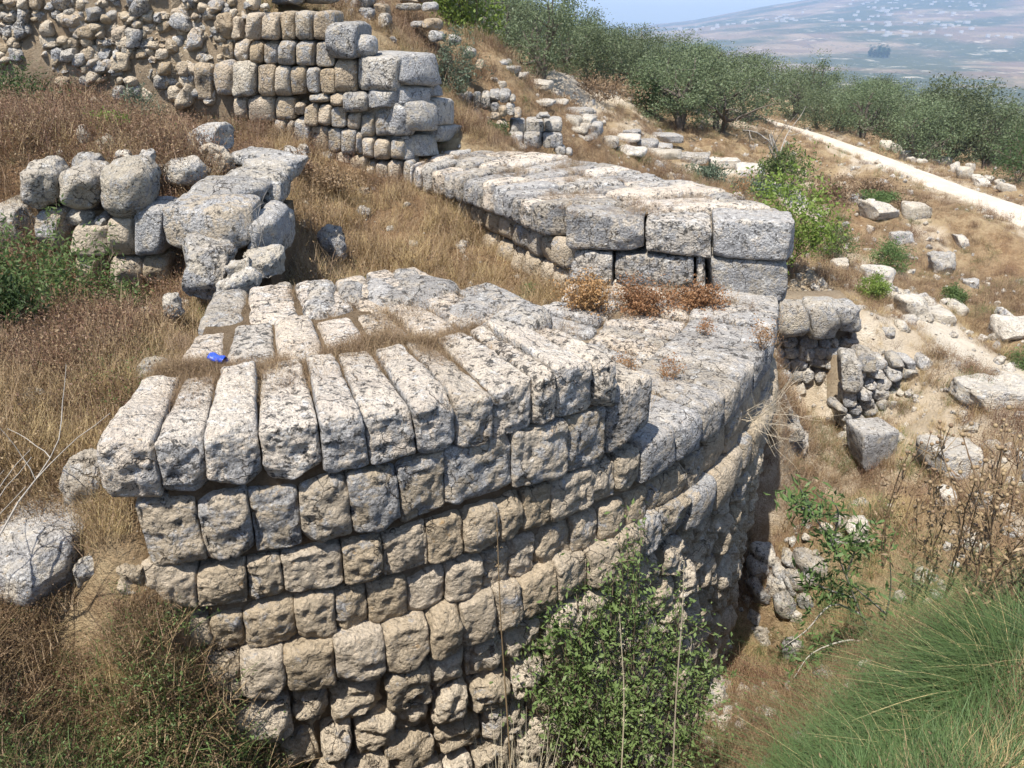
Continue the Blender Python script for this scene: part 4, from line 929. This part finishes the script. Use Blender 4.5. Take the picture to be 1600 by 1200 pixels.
for iy in range(30):
    for ix in range(-3, 26):
        x = ix*5.3+rnd.uniform(-1.4, 1.4)+(iy % 2)*2.65; y = 40+iy*5.4+rnd.uniform(-1.5, 1.5)
        if pdist(np.array([x]), np.array([y]), ROAD)[0] < 3.2: continue
        if any((x-a)**2+(y-b)**2 < 11 for a, b in placed): continue
        if y < 44 and x < 19: continue
        if y < 52 and 4 < x < 14 and rnd.random() < .3: continue
        z = hz(x, y); q = project(np.array([[x, y, z+1.7]]))[0]
        if not (690 < q[0] < 1660) or y > 175: continue
        if x < 1.0 and y < 60: continue
        k_ = FPX/q[2]; xa, xb = int(max(0, q[0]-1.6*k_)), int(min(1599, q[0]+1.6*k_)); top = q[1]-1.6*k_
        if xa >= xb or top > skyl[xa:xb].mean()-1.5: continue
        skyl[xa:xb] = np.minimum(skyl[xa:xb], top+.5*k_); n_t += 1
        olive(x, y, rnd.uniform(.95, 1.4), 'grey-green olive tree in the dense grove left of the dirt road' if x < np.interp(y, [45, 95], [17, 12.5]) else 'grey-green olive tree in the grove right of the dirt road', near=y < 62, z=z, wide=1.05,
              group='olive trees left of the road' if x < np.interp(y, [45, 95], [17, 12.5]) else 'olive trees right of the road')
print('olives', n_t)

# ------------------------------------------------------------------ trees, shrubs and plants standing one by one
g = on_y(728, 75, 21); shrub('green_tree', 'bright green broadleaf tree at the top left of the grove above the terrace stones', 'tree', (g[0]-.1, 24, hz(g[0], 24)), 1.1, 1.1, 1.5, BRIGHT, 4200, .12, .55, 40, lift=.8)
g = on_y(708, 140, 17.2); shrub('grey_shrub', 'blue-green shrub growing against the stair-like end of the stepped wall', 'shrub', (g[0], 17.2, g[2]-.1), .42, .4, .75, BLUEGR, 2200, .07, .3, 30, lift=.8)
g = on_ground(1255, 372); g = np.array([g[0], g[1], g[2]]); shrub('almond_sapling', 'leggy light green almond sapling behind the squared wall end', 'tree', (6.35, 17.6, hz(6.35, 17.6)), 1.15, .9, 1.45, BRIGHT, 3200, .10, .42, 34, lift=1.05, nb=5, sig=.22, shell=.25)
g = on_z(1238, 290, -3.2)
def deadtree(name, label, at, H, r, mat=TWIG, n=3, cat='dead tree', depth=2, kids=3):
    th = thing(name, at, label, cat); mb = MB(); tips = []
    for k in range(n): branch(mb, at, [rg.uniform(-.5, .5), rg.uniform(-.5, .5), 1], H, r, depth, tips, kids=kids)
    geo('branches', *mb.get(), mat, th); return th
p = on_y(1236, 235, 26); deadtree('dead_tree', 'bare forked dead tree against the grove above the almond sapling', (p[0], 26, hz(p[0], 26)), 1.9, .05, TWIG, 2)
shrub('green_shrub', 'tall yellow-green shrub thicket round the dead tree', 'shrub', (p[0]-.1, 25.6, hz(p[0], 25.6)), .9, .8, 1.0, GREEN, 2200, .1, .4, 30)
for l, lab, mat in (((1252,350,1338,412),'dense round green bush right of the squared wall end',GREEN), ((1355,380,1422,428),'ragged green bush in the dip right of the round bush',GREEN), ((1335,432,1388,470),'small vivid green bush at the edge of the white footpath',BRIGHT),
                    ((1572,545,1640,580),'green tuft bush cut by the right edge near the footpath',GREEN), ((1540,215,1640,288),'round dark green bush by the road at the right edge',DKGREEN), ((1470,446,1505,482),'little green plant in the shade of the hollow',GREEN),
                    ((985,128,1040,182),'dark glossy green shrub at the left foot of the front olive trees',DKGREEN), ((1340,305,1400,320),'low olive-green weed patch beside the upright pale stone',GREEN), ((755,195,795,228),'dark bush in the gap of the small block wall',DKGREEN)):
    g = on_ground((l[0]+l[2])/2, l[3]-4); k = g[1]/FPX; hgt = (l[3]-l[1])*k*1.05; wd = (l[2]-l[0])*k/2
    if l[0] == 755: g = on_y(775, 226, 16.9); k = g[1]/FPX; hgt = 33*k; wd = 20*k
    shrub('green_bush', lab, 'bush', g, wd*.95, wd*.85, hgt*.6, mat, 2400, max(.04, 3.4*k), .4, 36, lift=.75, sig=.2)
# prickly pear
g = on_ground(1442, 240); th = thing('prickly_pear', g, 'prickly pear cactus thicket under the large dark olive by the road', 'cactus'); 
for k in range(70):
    a = rg.uniform(-1, 1); b = rg.uniform(-.6, .6); h_ = rg.uniform(.1, 1.35)*(1-.5*abs(a)); c = np.array([g[0]+a*1.7, g[1]+b, g[2]+h_])
    an = np.linspace(0, 2*math.pi, 12, endpoint=False); u = unit(np.array([rg.normal(), rg.normal()*.5, .2])); v = unit(np.array([rg.normal()*.4, rg.normal()*.4, 1])); nn = unit(np.cross(u, v)); V = []
    for off in (-.02, .02): V += [c+u*.13*math.cos(q)+v*.19*math.sin(q)+nn*off for q in an]
    i = np.arange(12); mbk = MB(); mbk.add(V, np.stack([i, np.roll(i, -1), np.roll(i, -1)+12, i+12], -1)); mbk.add([*V[:12], c-nn*.035], [[j, (j+1) % 12, 12, 12] for j in range(12)]); mbk.add([*V[12:], c+nn*.035], [[j, (j+1) % 12, 12, 12] for j in range(12)])
    geo('pad', *mbk.get(), CACT, th)
# big leafy shrub against the foot of the tower
at = np.array([1.15, 5.05, hz(1.15, 5.05)])
th = thing('caper_shrub', at, 'large small-leaved green shrub climbing the foot of the tower front', 'shrub')
mb = MB(); tips = []; PL = []
for (px, py, Y, nn) in ((990,850,5.35,150),(960,880,5.3,260),(900,920,5.15,240),(1000,930,5.3,420),(870,980,4.95,330),(940,1000,5.05,620),(1020,1010,5.2,560),(880,1050,4.85,520),(970,1080,4.95,760),(1060,1060,5.15,600),(900,1120,4.75,620),(1000,1140,4.9,760),(1090,1120,5.1,500),(950,1190,4.7,650),(1050,1200,4.9,520),(1110,1050,5.3,200),(860,1000,4.85,200),(1060,960,5.35,240),(830,1080,4.75,160)):
    c = on_y(px, py, Y); PL.append(c+rg.normal(size=(int(nn*(.28 if py < 1000 else .46)), 3))*np.array([.16, .14, .18])+rg.normal(size=(1, 3))*.04)
    b0 = at+np.array([rg.normal()*.25, -.1+rg.normal()*.1, 0]); mid = (b0+c)/2+rg.normal(size=3)*.12
    q = catmull3 = np.array([b0*(1-t_)**2+2*mid*t_*(1-t_)+c*t_*t_ for t_ in np.linspace(0, 1, 9)]); mb.add(*tube(q, np.linspace(.012, .004, 9), 5))
    for k in range(7):
        e = c+rg.normal(size=3)*.2; s_ = q[rg.integers(5, 9)]; mb.add(*tube([s_, (s_+e)/2+rg.normal(size=3)*.02, e], [.004, .003, .0015], 4)); PL.append(s_+(e-s_)*rg.uniform(0, 1, (30, 1))+rg.normal(size=(30, 3))*.02)
geo('branches', *mb.get(), BRBARK, th); geo('foliage', *leafquads(np.concatenate(PL), .05, .42, .3), LIGHTG, th)
# leafy sapling with crooked stems by the fieldstone heap
g = on_ground(1372, 1015); th = thing('wild_sapling', g, 'crooked thin sapling with drooping green leaves between tower foot and feathery grass', 'sapling'); mb = MB(); PL = []
Yg = g[1]
for pts, nl in (([(1372,1015),(1345,960),(1322,900),(1300,850),(1268,800),(1250,762)], 260), ([(1372,1015),(1385,960),(1392,915),(1390,870)], 30), ([(1322,900),(1340,850),(1352,830)], 60), ([(1345,960),(1300,945),(1260,985),(1225,1010)], 60), ([(1300,850),(1310,805),(1300,780)], 60), ([(1335,935),(1290,920),(1262,905)], 120), ([(1372,1015),(1330,1000),(1270,1020),(1240,1060)], 90), ([(1385,960),(1350,930),(1332,915)], 20), ([(1300,850),(1355,845),(1380,835)], 80), ([(1268,800),(1245,790),(1235,770)], 60)):
    q = np.array([on_y(x_, y_, Yg-.15*j) for j, (x_, y_) in enumerate(pts)]); q = catmull(q[:, :3], 4); mb.add(*tube(q, np.linspace(.016, .005, len(q)), 5))
    ii = rg.integers(len(q)//4, len(q), nl); PL.append(q[ii]+rg.normal(size=(nl, 3))*.09)
geo('branches', *mb.get(), TWIG, th); geo('foliage', *leafquads(np.concatenate(PL), .12, .28, -.1), GREEN, th)
# dead twiggy bush hanging on the tower's side
p = on_cyl(1165, 655, RAD+.02); th = thing('dead_twigs', p, 'bleached dead twiggy plant hanging from the shaded right side of the tower', 'dead plant'); mb = MB(); tips = []
for k in range(16): branch(mb, p+rg.normal(size=3)*.05, [rg.uniform(-.1, 1), rg.uniform(-.9, .3), rg.uniform(-.3, .8)], .55, .004, 1, tips, kids=4, up=0, ns=3)
geo('branches', *mb.get(), PALEST, th)
# rust-coloured dry shrubs at the foot of the squared wall end
for x0, x1, y0, y1, lab in ((868, 962, 425, 500, 'rust-brown dry shrub at the left foot of the squared wall end'), (950, 1060, 432, 500, 'thick rust-brown dry shrub at the middle of the squared wall end'), (1040, 1142, 446, 492, 'low rust-brown dry shrub at the right foot of the squared wall end')):
    p = on_z((x0+x1)/2, y1-10, -1.0); k = p[1]/FPX
    shrub('dry_shrub', lab, 'dry shrub', p, (x1-x0)*k*.52, .26, (y1-y0)*k*.55, RUST, 2600, .035, .5, 60, stem=BROWN, nb=9, sig=.2, shell=.2)
for px, py, s, lab in ((975, 585, .16, 'small rusty dry plant at the step of the tower shelf'), (1045, 590, .13, 'thin rusty dry plant in the middle of the tower shelf'), (1190, 540, .17, 'dark rusty dry plant at the outer rim of the tower shelf'), (1100, 520, .1, 'faded dry plant on the tower shelf below the shrubs'),
                       (1160, 312, .22, 'rusty dry plant on top of the squared wall end')):
    p = on_z(px, py, -.93 if py > 400 else 0); shrub('dry_plant', lab, 'dry plant', p, s, s, s*1.1, RUST, 420, .022, .5, 24, stem=BROWN, nb=7, sig=.25, shell=.1)
# dead thistles with round heads at the right
for k, (px, py, Y, H_) in enumerate(((1500,860,5.0,1.15),(1540,880,4.8,1.2),(1580,870,4.7,1.25),(1600,900,4.6,1.2),(1470,850,5.3,1.1),(1560,850,5.1,1.0),(1615,860,5.0,1.2),(1395,830,6.6,1.25),(1445,880,5.6,.8),(1530,900,4.6,.8))):
    p = on_y(px, py, Y); lab = ('tallest dead thistle with many dark round heads at the right','dead brown thistle with round seed heads in the right-hand clump')[0 if k == 2 else 1]
    if k == 7: lab = 'lone dark thistle stalk in front of the squarish grey block'
    th = thing('dead_thistle', p, lab, 'thistle', 'dead thistles at the right'); mb = MB(); hd = MB()
    for s_ in range(3):
        q = [p-[0, 0, .5]]; d = unit(np.array([rg.uniform(-.25, .25), rg.uniform(-.2, .2), 1]))
        for j in range(7): d = unit(d+rg.normal(size=3)*.1); q.append(q[-1]+d*(H_+.4)/7)
        q = np.array(q); mb.add(*tube(q, np.linspace(.008, .004, len(q)), 5)); E_ = [q[-1]]
        for j in range(7):
            b = q[rg.integers(3, 7)]; e = b+unit(np.array([rg.normal()*.7, rg.normal()*.7, .9]))*rg.uniform(.15, .4); mb.add(*tube([b, (b+e)/2+rg.normal(size=3)*.015, e], [.004, .003, .0025], 4)); E_.append(e)
        for e in E_:
            u = np.linspace(0, math.pi, 6); an = np.linspace(0, 2*math.pi, 8, endpoint=False); r_ = rg.uniform(.013, .02)
            V = np.array([[e+r_*np.array([math.sin(a)*math.cos(b), math.sin(a)*math.sin(b), math.cos(a)]) for b in an] for a in u]); i = np.arange(48).reshape(6, 8); j_ = np.roll(i, -1, 1)
            hd.add(V.reshape(-1, 3), np.stack([i[:-1], j_[:-1], j_[1:], i[1:]], -1).reshape(-1, 4))
        PLf = q[rg.integers(1, 6, 40)]+rg.normal(size=(40, 3))*.05
        hd.add(*leafquads(PLf, .06, .3))
    geo('stem', *mb.get(), BROWN, th); tag(geo('seed_heads', *hd.get(), BROWN, th), kind='stuff')
# feathery green grass clump, lower right
pts = []
for k in range(90):
    px = rg.uniform(1380, 1720); py = rg.uniform(900, 1330); 
    if px < 1670-(py-860)*.72: continue
    Y = np.interp(py, [880, 1320], [4.3, 2.6]); pts.append(on_y(px, py+90, Y))
pts = np.array(pts); th = thing('feathery_grass', pts.mean(0)-[0, 0, .3], 'big clump of fine feathery green grass filling the lower right corner', 'grass clump')
mb = MB(); mb.add(*blades(pts-[0, 0, .12], 13500, .78, .0075, .95, .06, 1.2, 5, dirb=np.array([-.3, .05, 0]))); geo('blade_mass', *mb.get(), FEATHER, th)['kind'] = 'stuff'
geo('dead_blades', *blades(pts-[0, 0, .12], 900, .75, .006, .9, .08, .9, 5, dirb=np.array([-.2, 0, 0])), STRAW, th)['kind'] = 'stuff'
# tall pale stalks in the foreground
for k, (pl, lab) in enumerate((([(1048,1290),(1056,1100),(1066,960),(1069,876)], 'single tall tan stalk standing before the leafy tower shrub'), ([(800,1230),(790,1080),(782,960),(776,800)], 'thin reddish stalk rising across the middle of the tower front'), ([(968,1260),(975,1100),(968,960)], 'slim straw stalk left of the tall tan one'))):
    q = catmull(np.array([on_y(x_, y_, 3.7+.2*k) for x_, y_ in pl]), 6); th = thing('dry_stalk', q[0], lab, 'dry stalk'); geo('stem', *tube(q, np.linspace(.0075, .003, len(q)), 5), PALEST if k != 1 else BROWN, th)
    geo('seed_tuft', *leafquads(q[-8:].repeat(12, 0)+rg.normal(size=(96, 3))*.012, .014, .3), PALEST if k != 1 else BROWN, th)['kind'] = 'stuff'
b = np.array([on_y(x_, 1270, 3.6) for x_ in np.linspace(770, 860, 14)]); V, F = blades(b, 160, .75, .005, .25, .03, .4, 4)
th = thing('pale_grass', b.mean(0), 'bunch of bleached grass stems at the bottom before the tower front', 'grass clump'); geo('blade_mass', V, F, PALEST, th)['kind'] = 'stuff'
# green and grey bushes on the left
for (px, py, Y, rx, rz, lab, mat, n) in ((50, 490, 7.5, .95, .75, 'big green bush in front of the ruined left wall', GREEN, 5200), (160, 470, 7.6, .5, .45, 'smaller green bush at the foot of the third boulder', GREEN, 2200), (10, 560, 6.6, .5, .36, 'dark green bush at the left edge', DKGREEN, 2400),
     (10, 190, 12.2, .8, .5, 'dark green bush at the upper left edge in brown grass', DKGREEN, 2200), (215, 130, 13.2, .3, .4, 'grey-green wormwood plant at the foot of the rubble wall', BLUEGR, 900), (180, 215, 10.4, .25, .2, 'yellow-green weed behind the standing boulders', BRIGHT, 600), (785, 455, 8.6, .0, .0, '', GREEN, 0), (30, 170, 12.6, .4, .3, 'yellow-flowered weed beside the upper left bush', BRIGHT, 700)):
    if n: 
        p = on_y(px, py, Y); shrub('green_bush', lab, 'bush', (p[0], p[1], hz(p[0], p[1])), rx, rx*.7, rz, mat, n, .055, .35, 44, lift=.6, sig=.2, shell=.3)
p = on_z(835, 462, -1.25); shrub('weed_patch', 'little green weed at the back edge of the upper block by the hollow', 'weed', (p[0], p[1], hz(p[0], p[1])), .22, .18, .16, GREEN, 700, .03, .4, 24, lift=.6)
p = on_ground(20, 870); deadtree('dead_twigs', 'bare pale twigs arching over the boulder at the left edge', on_y(-40, 900, 3.6), .8, .008, TWIG, 4, 'dead plant', 1, 4)
p = on_y(405, 395, 8.0); deadtree('dead_twigs', 'dead twigs over the dark hole in the ruined left wall', p, .4, .006, TWIG, 4, 'dead plant', 1, 4)
for px, py, Y, rx, lab in ((515, 330, 12.4, .7, 'russet dry bush in the hollow before the stepped wall'), (460, 300, 12.4, .5, 'dark russet dry bush at the left of the hollow'), (935, 165, 33, 1.6, 'brown thorny scrub on the bank left of the dark glossy shrub'), (870, 135, 30, 1.0, 'brown scrub under the tall dark olive'), (1300, 295, 27, 1.2, 'brown thorny scrub left of the dirt road'), (1370, 285, 28, 1.0, 'brown thorny scrub at the bend of the dirt road'), (1420, 300, 26.5, .9, 'dark brown scrub between road and paired boulders'),(1100, 268, 26, 1.0, 'grey-brown scrub along the white ledges'), (1190, 270, 25, .9, 'grey-green scrub behind the curved wall')):
    p = on_y(px, py, Y); z = hz(p[0], p[1]); shrub('dry_scrub', lab, 'dry shrub', (p[0], p[1], z), rx, rx*.7, rx*.45, BROWN if 'grey' not in lab else BLUEGR, 2400, .05 if Y < 15 else .09, .4, 50, stem=BROWN, lift=.4, sig=.22, shell=.2, nb=7)

# ------------------------------------------------------------------ dry grass, litter and stones nobody could count
def tuft(name, n, h, w_, mat, at, lean=.6, spread=.06, leaves_=0, lm=None, curve=.5):
    mb = MB(); V, F = blades(np.zeros((1, 3)), n, h, w_, lean, spread, curve, 2); mb.add(V, F)
    if leaves_:
        P = V[rg.integers(0, len(V), leaves_)]+rg.normal(size=(leaves_, 3))*.025; P[:, 2] = np.abs(P[:, 2]); mb.add(*leafquads(P, .019, .45))
    V, F = mb.get(); o = put(name, raw_mesh(name, V, F, mat), None, at); return tag(o, kind='stuff')
def gp(px, py):
    p = on_ground(px, py); return p
protos = {'straw': [tuft('straw_grass', 34, .34, .006, STRAW, gp(100, 620), .7, .05), tuft('straw_grass', 26, .42, .005, STRAW, gp(220, 470), .5, .06)],
          'brown': [tuft('brown_grass', 30, .20, .006, BROWN, gp(1300, 800), .9, .09, 60), tuft('brown_grass', 22, .28, .005, BROWN, gp(560, 360), .7, .08, 50)],
          'rust': [tuft('russet_weed', 18, .26, .005, RUSSET, gp(500, 320), .6, .07, 110)],
          'green': [tuft('green_weed', 20, .20, .006, GREEN, gp(150, 1080), .8, .08, 90)],
          'feather': [tuft('green_grass', 40, .34, .005, FEATHER, gp(1180, 1160), .7, .09)]}
def sow(key, pts, s0, s1, tilt=.15):
    pts = np.asarray(pts)
    if not len(pts): return
    nz_ = fbm(pts*1.1, 3, 71); pts = pts[nz_ > -.5]; nz_ = nz_[nz_ > -.5]
    L = protos[key]; ix = rg.integers(0, len(L), len(pts))
    for k, pr in enumerate(L):
        q = pts[ix == k]; n = len(q)
        if n: scatter({'straw': 'straw_grass_field', 'brown': 'brown_grass_field', 'rust': 'russet_weed_field', 'green': 'green_weed_field', 'feather': 'green_grass_field'}[key], q, np.c_[rg.normal(size=(n, 2))*tilt, rg.uniform(0, 6.28, n)], rg.uniform(s0, s1, n)*(1+.75*nz_[ix == k]), pr)
N = 85000
az = rg.uniform(R_(-46), R_(44), N); r = np.exp(rg.uniform(math.log(1.6), math.log(70), N)); x = r*np.sin(az); y = r*np.cos(az); z = height(x, y)
d_in = sdist(x, y, PITPOLY); ins = d_in < -.3
bd = np.minimum.reduce([pdist(x, y, ROAD)-.95, pdist(x, y, PATH)-.55, pdist(x, y, CHALK)-.7, (pdist(x, y, TOPP)-1.2)])
pat = fbm(np.c_[x, y, 0*x]*.5, 3, 41); pat2 = fbm(np.c_[x, y, 0*x]*.9, 3, 43); u = rg.uniform(0, 1, N)
ok = bd > .1*rg.normal(size=N)
rx_ = np.hypot(x-CEN[0], y-CEN[1]); ok &= ~((rx_ < RAD+.12) & (rx_ > RAD-2.3) & (np.arctan2(y-CEN[1], x-CEN[0]) > th_joints1[0]) & (np.arctan2(y-CEN[1], x-CEN[0]) < R_(5)))
ok &= ~((y < 2.9) & (x < 1.7)); left = (x < -1.6) & (y < 9.5)
P = np.c_[x, y, z-.01]
sel = ok & ins & (u < .95)
hol = (x > -3.6+.5*pat) & (y < 13.2); sow('rust', P[sel & ~hol & (u < .42)], .7, 1.5); sow('brown', P[sel & (u >= .34) & (u < np.where(hol, .62, .80))], .7, 1.6); sow('straw', P[sel & (u >= np.where(hol, .5, .84))], .45, .95); sow('green', P[sel & hol & (pat > .2) & (u < .12)], .5, 1.1); sow('green', P[sel & ~hol & (pat2 > .3) & (u > .8)], .7, 1.6)
steep = left & (z < -1.05)
sow('straw', P[ok & left & ~ins & ~steep & (u < .55)], .5, 1.0); sow('green', P[ok & left & ~ins & (pat2 > .05) & (u < .16)], .6, 1.5); sow('brown', P[ok & left & ~ins & ~steep & (u >= .5)], .7, 1.3)
sow('green', P[ok & steep & (u < .42) & (pat > -.12)], .5, 1.5); sow('brown', P[ok & steep & (u >= .5) & (u < .85)], .5, 1.2); sow('straw', P[ok & steep & (u >= .9)], .4, .9)
sow('rust', P[ok & left & ~ins & (pat2 > -.1) & (u > .7)], .6, 1.3); sow('brown', P[ok & left & ~ins & (z < -.8) & (z > -1.4)], .5, 1.2)
bx = rg.uniform(-3.9, -1.5, 5200); by = rg.uniform(3.2, 4.9, 5200); bz = height(bx, by); g0 = np.hypot(bx-CEN[0], by-CEN[1]) > RAD+.05
bp_ = np.c_[bx, by, bz-.01][g0]; bu = rg.uniform(0, 1, len(bp_)); bn = fbm(bp_*1.3, 3, 91)
sow('brown', bp_[bu < .35], .45, 1.1); sow('green', bp_[(bu > .35) & (bu < .6) & (bn > -.05) & (bp_[:, 2] < -1.0)], .45, 1.2); sow('straw', bp_[(bu > .8) & (bn < .1)], .4, .9); sow('rust', bp_[(bu > .6) & (bu < .8) & (bn < .05)], .4, .9)
rt = ok & ~ins & ~left; near_g = rt & (r < 6.2) & (x > 1.0); rt = rt & ~(near_g & (u > .12))
sow('brown', P[rt & (pat > -.3) & (u < .85)], .6, 1.3); sow('rust', P[rt & (pat2 > -.05) & (u < .5)], .6, 1.25); sow('straw', P[rt & (pat < .1) & (u > .45)], .4, .8)
sow('green', P[rt & (pat2 < -.28) & (u < .5)], .6, 1.1); sow('feather', P[near_g & (u < .55) & (pat > -.25)], .6, 1.2); sow('straw', P[near_g & (u > .6)], .5, .9); 
# gravel
def pebble(name, at, mat, seed):
    C = np.array([[[[a, b, c] for c in (-1, 1)] for b in (-1, 1)] for a in (-1, 1)], float)*np.array([.5, .42, .36])*.1; V, F = hex_stone(C, 4, r=.012, amp=.016, freq=14, bulge=.0, seed=seed, cuts=9, deep=.4)
    return tag(put(name, raw_mesh(name, V, F, mat), None, at), kind='stuff')
pb = [pebble('pebble', gp(1330, 660), WHITE, 3), pebble('pebble', gp(1450, 560), ROCK, 8)]
N = 24000; az = rg.uniform(R_(-46), R_(44), N); r = np.exp(rg.uniform(math.log(3), math.log(60), N)); x = r*np.sin(az); y = r*np.cos(az); z = height(x, y)
pat = fbm(np.c_[x, y, 0*x]*.6, 3, 61); s_ = np.exp(rg.normal(size=N)*.6)*.75; k = (pat > -.12) & (pdist(x, y, ROAD) > .75) & ((x > 2) | ((r > 7) & (rg.uniform(0, 1, N) < .18)))
for j in range(2):
    q = k & (rg.integers(0, 2, N) == j); scatter('gravel', np.c_[x, y, z][q], rg.uniform(0, 6.28, (q.sum(), 3)), np.clip(s_[q]*np.where(np.c_[x, y][q][:, 0] > 3, 1.3, 1), .2, 3.8), pb[j])
# dry grass rooted in the joints of the tower top
J1 = th_joints1; pts = []; pr = []
for k in range(750):
    th_ = J1[0]+.02+(J1[-1]-J1[0])*rg.uniform(0, 1)**1.5*.8; rr_ = RAD-1.12+rg.normal()*.05+.10*math.sin(th_*23)+.06*math.sin(th_*57); pts.append(pol(rr_, th_, -.07))
for t_ in J1[1:-1]:
    for k in range(60): f = rg.uniform(.0, 1)**.7; pts.append(pol(RAD-.42-.75*f, t_+rg.normal()*.012*(1+2*f)/1.5, -.06))
pts = np.array(pts); q = project(pts); sow('brown', pts, .22, .5); 
x2 = []; 
for k in range(1400):
    th_ = rg.uniform(J1[0], J1[-1]+.1); rr_ = RAD-rg.uniform(1.1, 2.95); p = pol(rr_, th_, -.1)
    if sdist(p[:1], p[1:2], BACK)[0] < 0 and fbm(p[None]*3, 2, 5)[0] > .0: x2.append(p)
sow('brown', np.array(x2), .3, .6)
x3 = []
for k in range(900):
    p = pol(RAD-rg.uniform(.25, 2.6), rg.uniform(endA-.2, R_(-14)), -1.0)
    if fbm(p[None]*2.2, 2, 15)[0] > .05: x3.append(p)
sow('brown', np.array(x3), .25, .6)
sow('brown', np.array(CJ), .12, .38); sow('brown', np.array(SJ), .12, .36)
x4 = []
for k in range(1200):
    s_ = rg.uniform(0, 1); f = rg.uniform(.05, .98); p = along(inner, s_)*(1-f)+along(outer, s_)*f
    if fbm(np.array([[p[0]*2, p[1]*2, 0]]), 2, 25)[0] > .08: x4.append((*p, -.04))
sow('brown', np.array(x4), .2, .5)
# ------------------------------------------------------------------ crushed blue drink can lying in the dry grass
p = on_z(341, 568, -.02); can = thing('drink_can', p, 'crushed blue drink can lying in the dry grass on the tower top', 'drink can')
na, nl = 28, 18; V = []
ax = unit(np.array([.9, -.35, -.1])); sd = unit(np.cross(ax, [0, 0, 1])); upv = np.cross(sd, ax)
def can_pt(t_, a, rad_=.037):
    r_ = rad_*(1 if .08 < t_ < .9 else .86); sq = .62+.25*abs(t_-.45)+.06*math.sin(9*t_); dent = .0045*math.sin(3*a+7*t_)*math.sin(math.pi*t_)
    return p+np.array([0, 0, .045])+ax*(.135*(t_-.5)+.006*math.sin(2*a))+sd*(r_*1.1+dent)*math.cos(a)+upv*(r_*sq+dent)*math.sin(a)
A_ = np.linspace(0, 2*math.pi, na, endpoint=False)
V = np.array([[can_pt(t_, a) for a in A_] for t_ in np.linspace(0, 1, nl)]); i = np.arange(na*nl).reshape(nl, na); j = np.roll(i, -1, 1)
geo('can_body', V.reshape(-1, 3), np.stack([i[:-1], j[:-1], j[1:], i[1:]], -1).reshape(-1, 4), BLUE, can)
for e, off in ((0, -.002), (nl-1, .002)):
    c = V[e].mean(0)+ax*off*2; geo('can_end', np.vstack([V[e]+ax*off, c]), [[k, (k+1) % na, na, na] for k in range(na)], ALU, can)
def patch(name, f, mat):
    uu = np.linspace(0, 1, 9); P = []
    for a_, b_ in zip(uu[:-1], uu[1:]): pass
    G_ = np.array([[can_pt(*f(u_, v_),   .0378) for v_ in np.linspace(0, 1, 4)] for u_ in uu]); k = np.arange(36).reshape(9, 4)
    geo(name, G_.reshape(-1, 3), np.stack([k[:-1, :-1], k[1:, :-1], k[1:, 1:], k[:-1, 1:]], -1).reshape(-1, 4), mat, can)
patch('white_emblem', lambda u_, v_: (.38+.34*u_, 3.9+.55*v_+.5*math.sin(u_*6)), CANW); patch('white_emblem', lambda u_, v_: (.42+.26*u_, 4.75+.28*v_-.35*u_), CANW); patch('pink_emblem', lambda u_, v_: (.14+.14*u_, 4.0+.9*v_), CANR)
# ------------------------------------------------------------------ far things: cypress clump, village houses on the far slope
c = on_z(1376, 82, -95); az_, r_ = math.atan2(c[0], c[1]), math.hypot(c[0], c[1])
cyp = raw_mesh('cypress', *leafquads(cloud(500, 4.5, 4.5, 10, 40, 4, .2, .35)+[0, 0, 11], 2.6, .5, .8), DKGREEN)
for k in range(9):
    a = az_+rnd.uniform(-.011, .011); q = r_+rnd.uniform(-25, 25); x, y = q*math.sin(a), q*math.cos(a)
    o = put('cypress_tree', cyp, None, (x, y, float(far_h(np.array([a]), np.array([q]))[0])-1)); o.scale = [rnd.uniform(.8, 1.25)]*3; tag(o, 'dark cypress in the isolated clump on the valley floor', 'tree', 'cypress clump in the valley', 'thing')
mb = MB()
for k in range(520):
    a = R_(rg.uniform(9, 36)); q = rg.uniform(2700, 4900)
    if fbm(np.array([[a*9, q/500, 0]]), 2, 3)[0] < .02: continue
    x, y = q*math.sin(a), q*math.cos(a); z = float(far_h(np.array([a]), np.array([q]))[0]); s_ = rg.uniform(4, 9); h_ = rg.uniform(3, 9); b = np.array([(sx*s_, sy*s_*.8, sz*h_) for sz in (0, 1) for sx, sy in ((-1, -1), (1, -1), (1, 1), (-1, 1))])+[x, y, z]
    mb.add(b, [[0, 1, 5, 4], [1, 2, 6, 5], [2, 3, 7, 6], [3, 0, 4, 7], [4, 5, 6, 7]])
HOUSE = flat('whitewash', (.48, .45, .41)); tag(geo('far_village', *mb.get(), HOUSE, None, False), kind='stuff')
# ------------------------------------------------------------------ haze over the valley
t = NT('haze_air'); v = t.n('VolumePrincipled', {'Color': (.48, .68, 1.0, 1), 'Density': 0.00020, 'Anisotropy': .2}); t.t.links.new(v.outputs[0], t.out.inputs[1])
V = np.array([(sx, sy, sz) for sz in (float(Zf.min())-1.5, max(20., float(Zf.max())+14)) for sx, sy in ((-5200, -400), (6800, -400), (6800, 7400), (-5200, 7400))], float)
tag(geo('haze', V, [[3, 2, 1, 0], [4, 5, 6, 7], [0, 1, 5, 4], [1, 2, 6, 5], [2, 3, 7, 6], [3, 0, 4, 7]], t.m, None, False), kind='stuff')
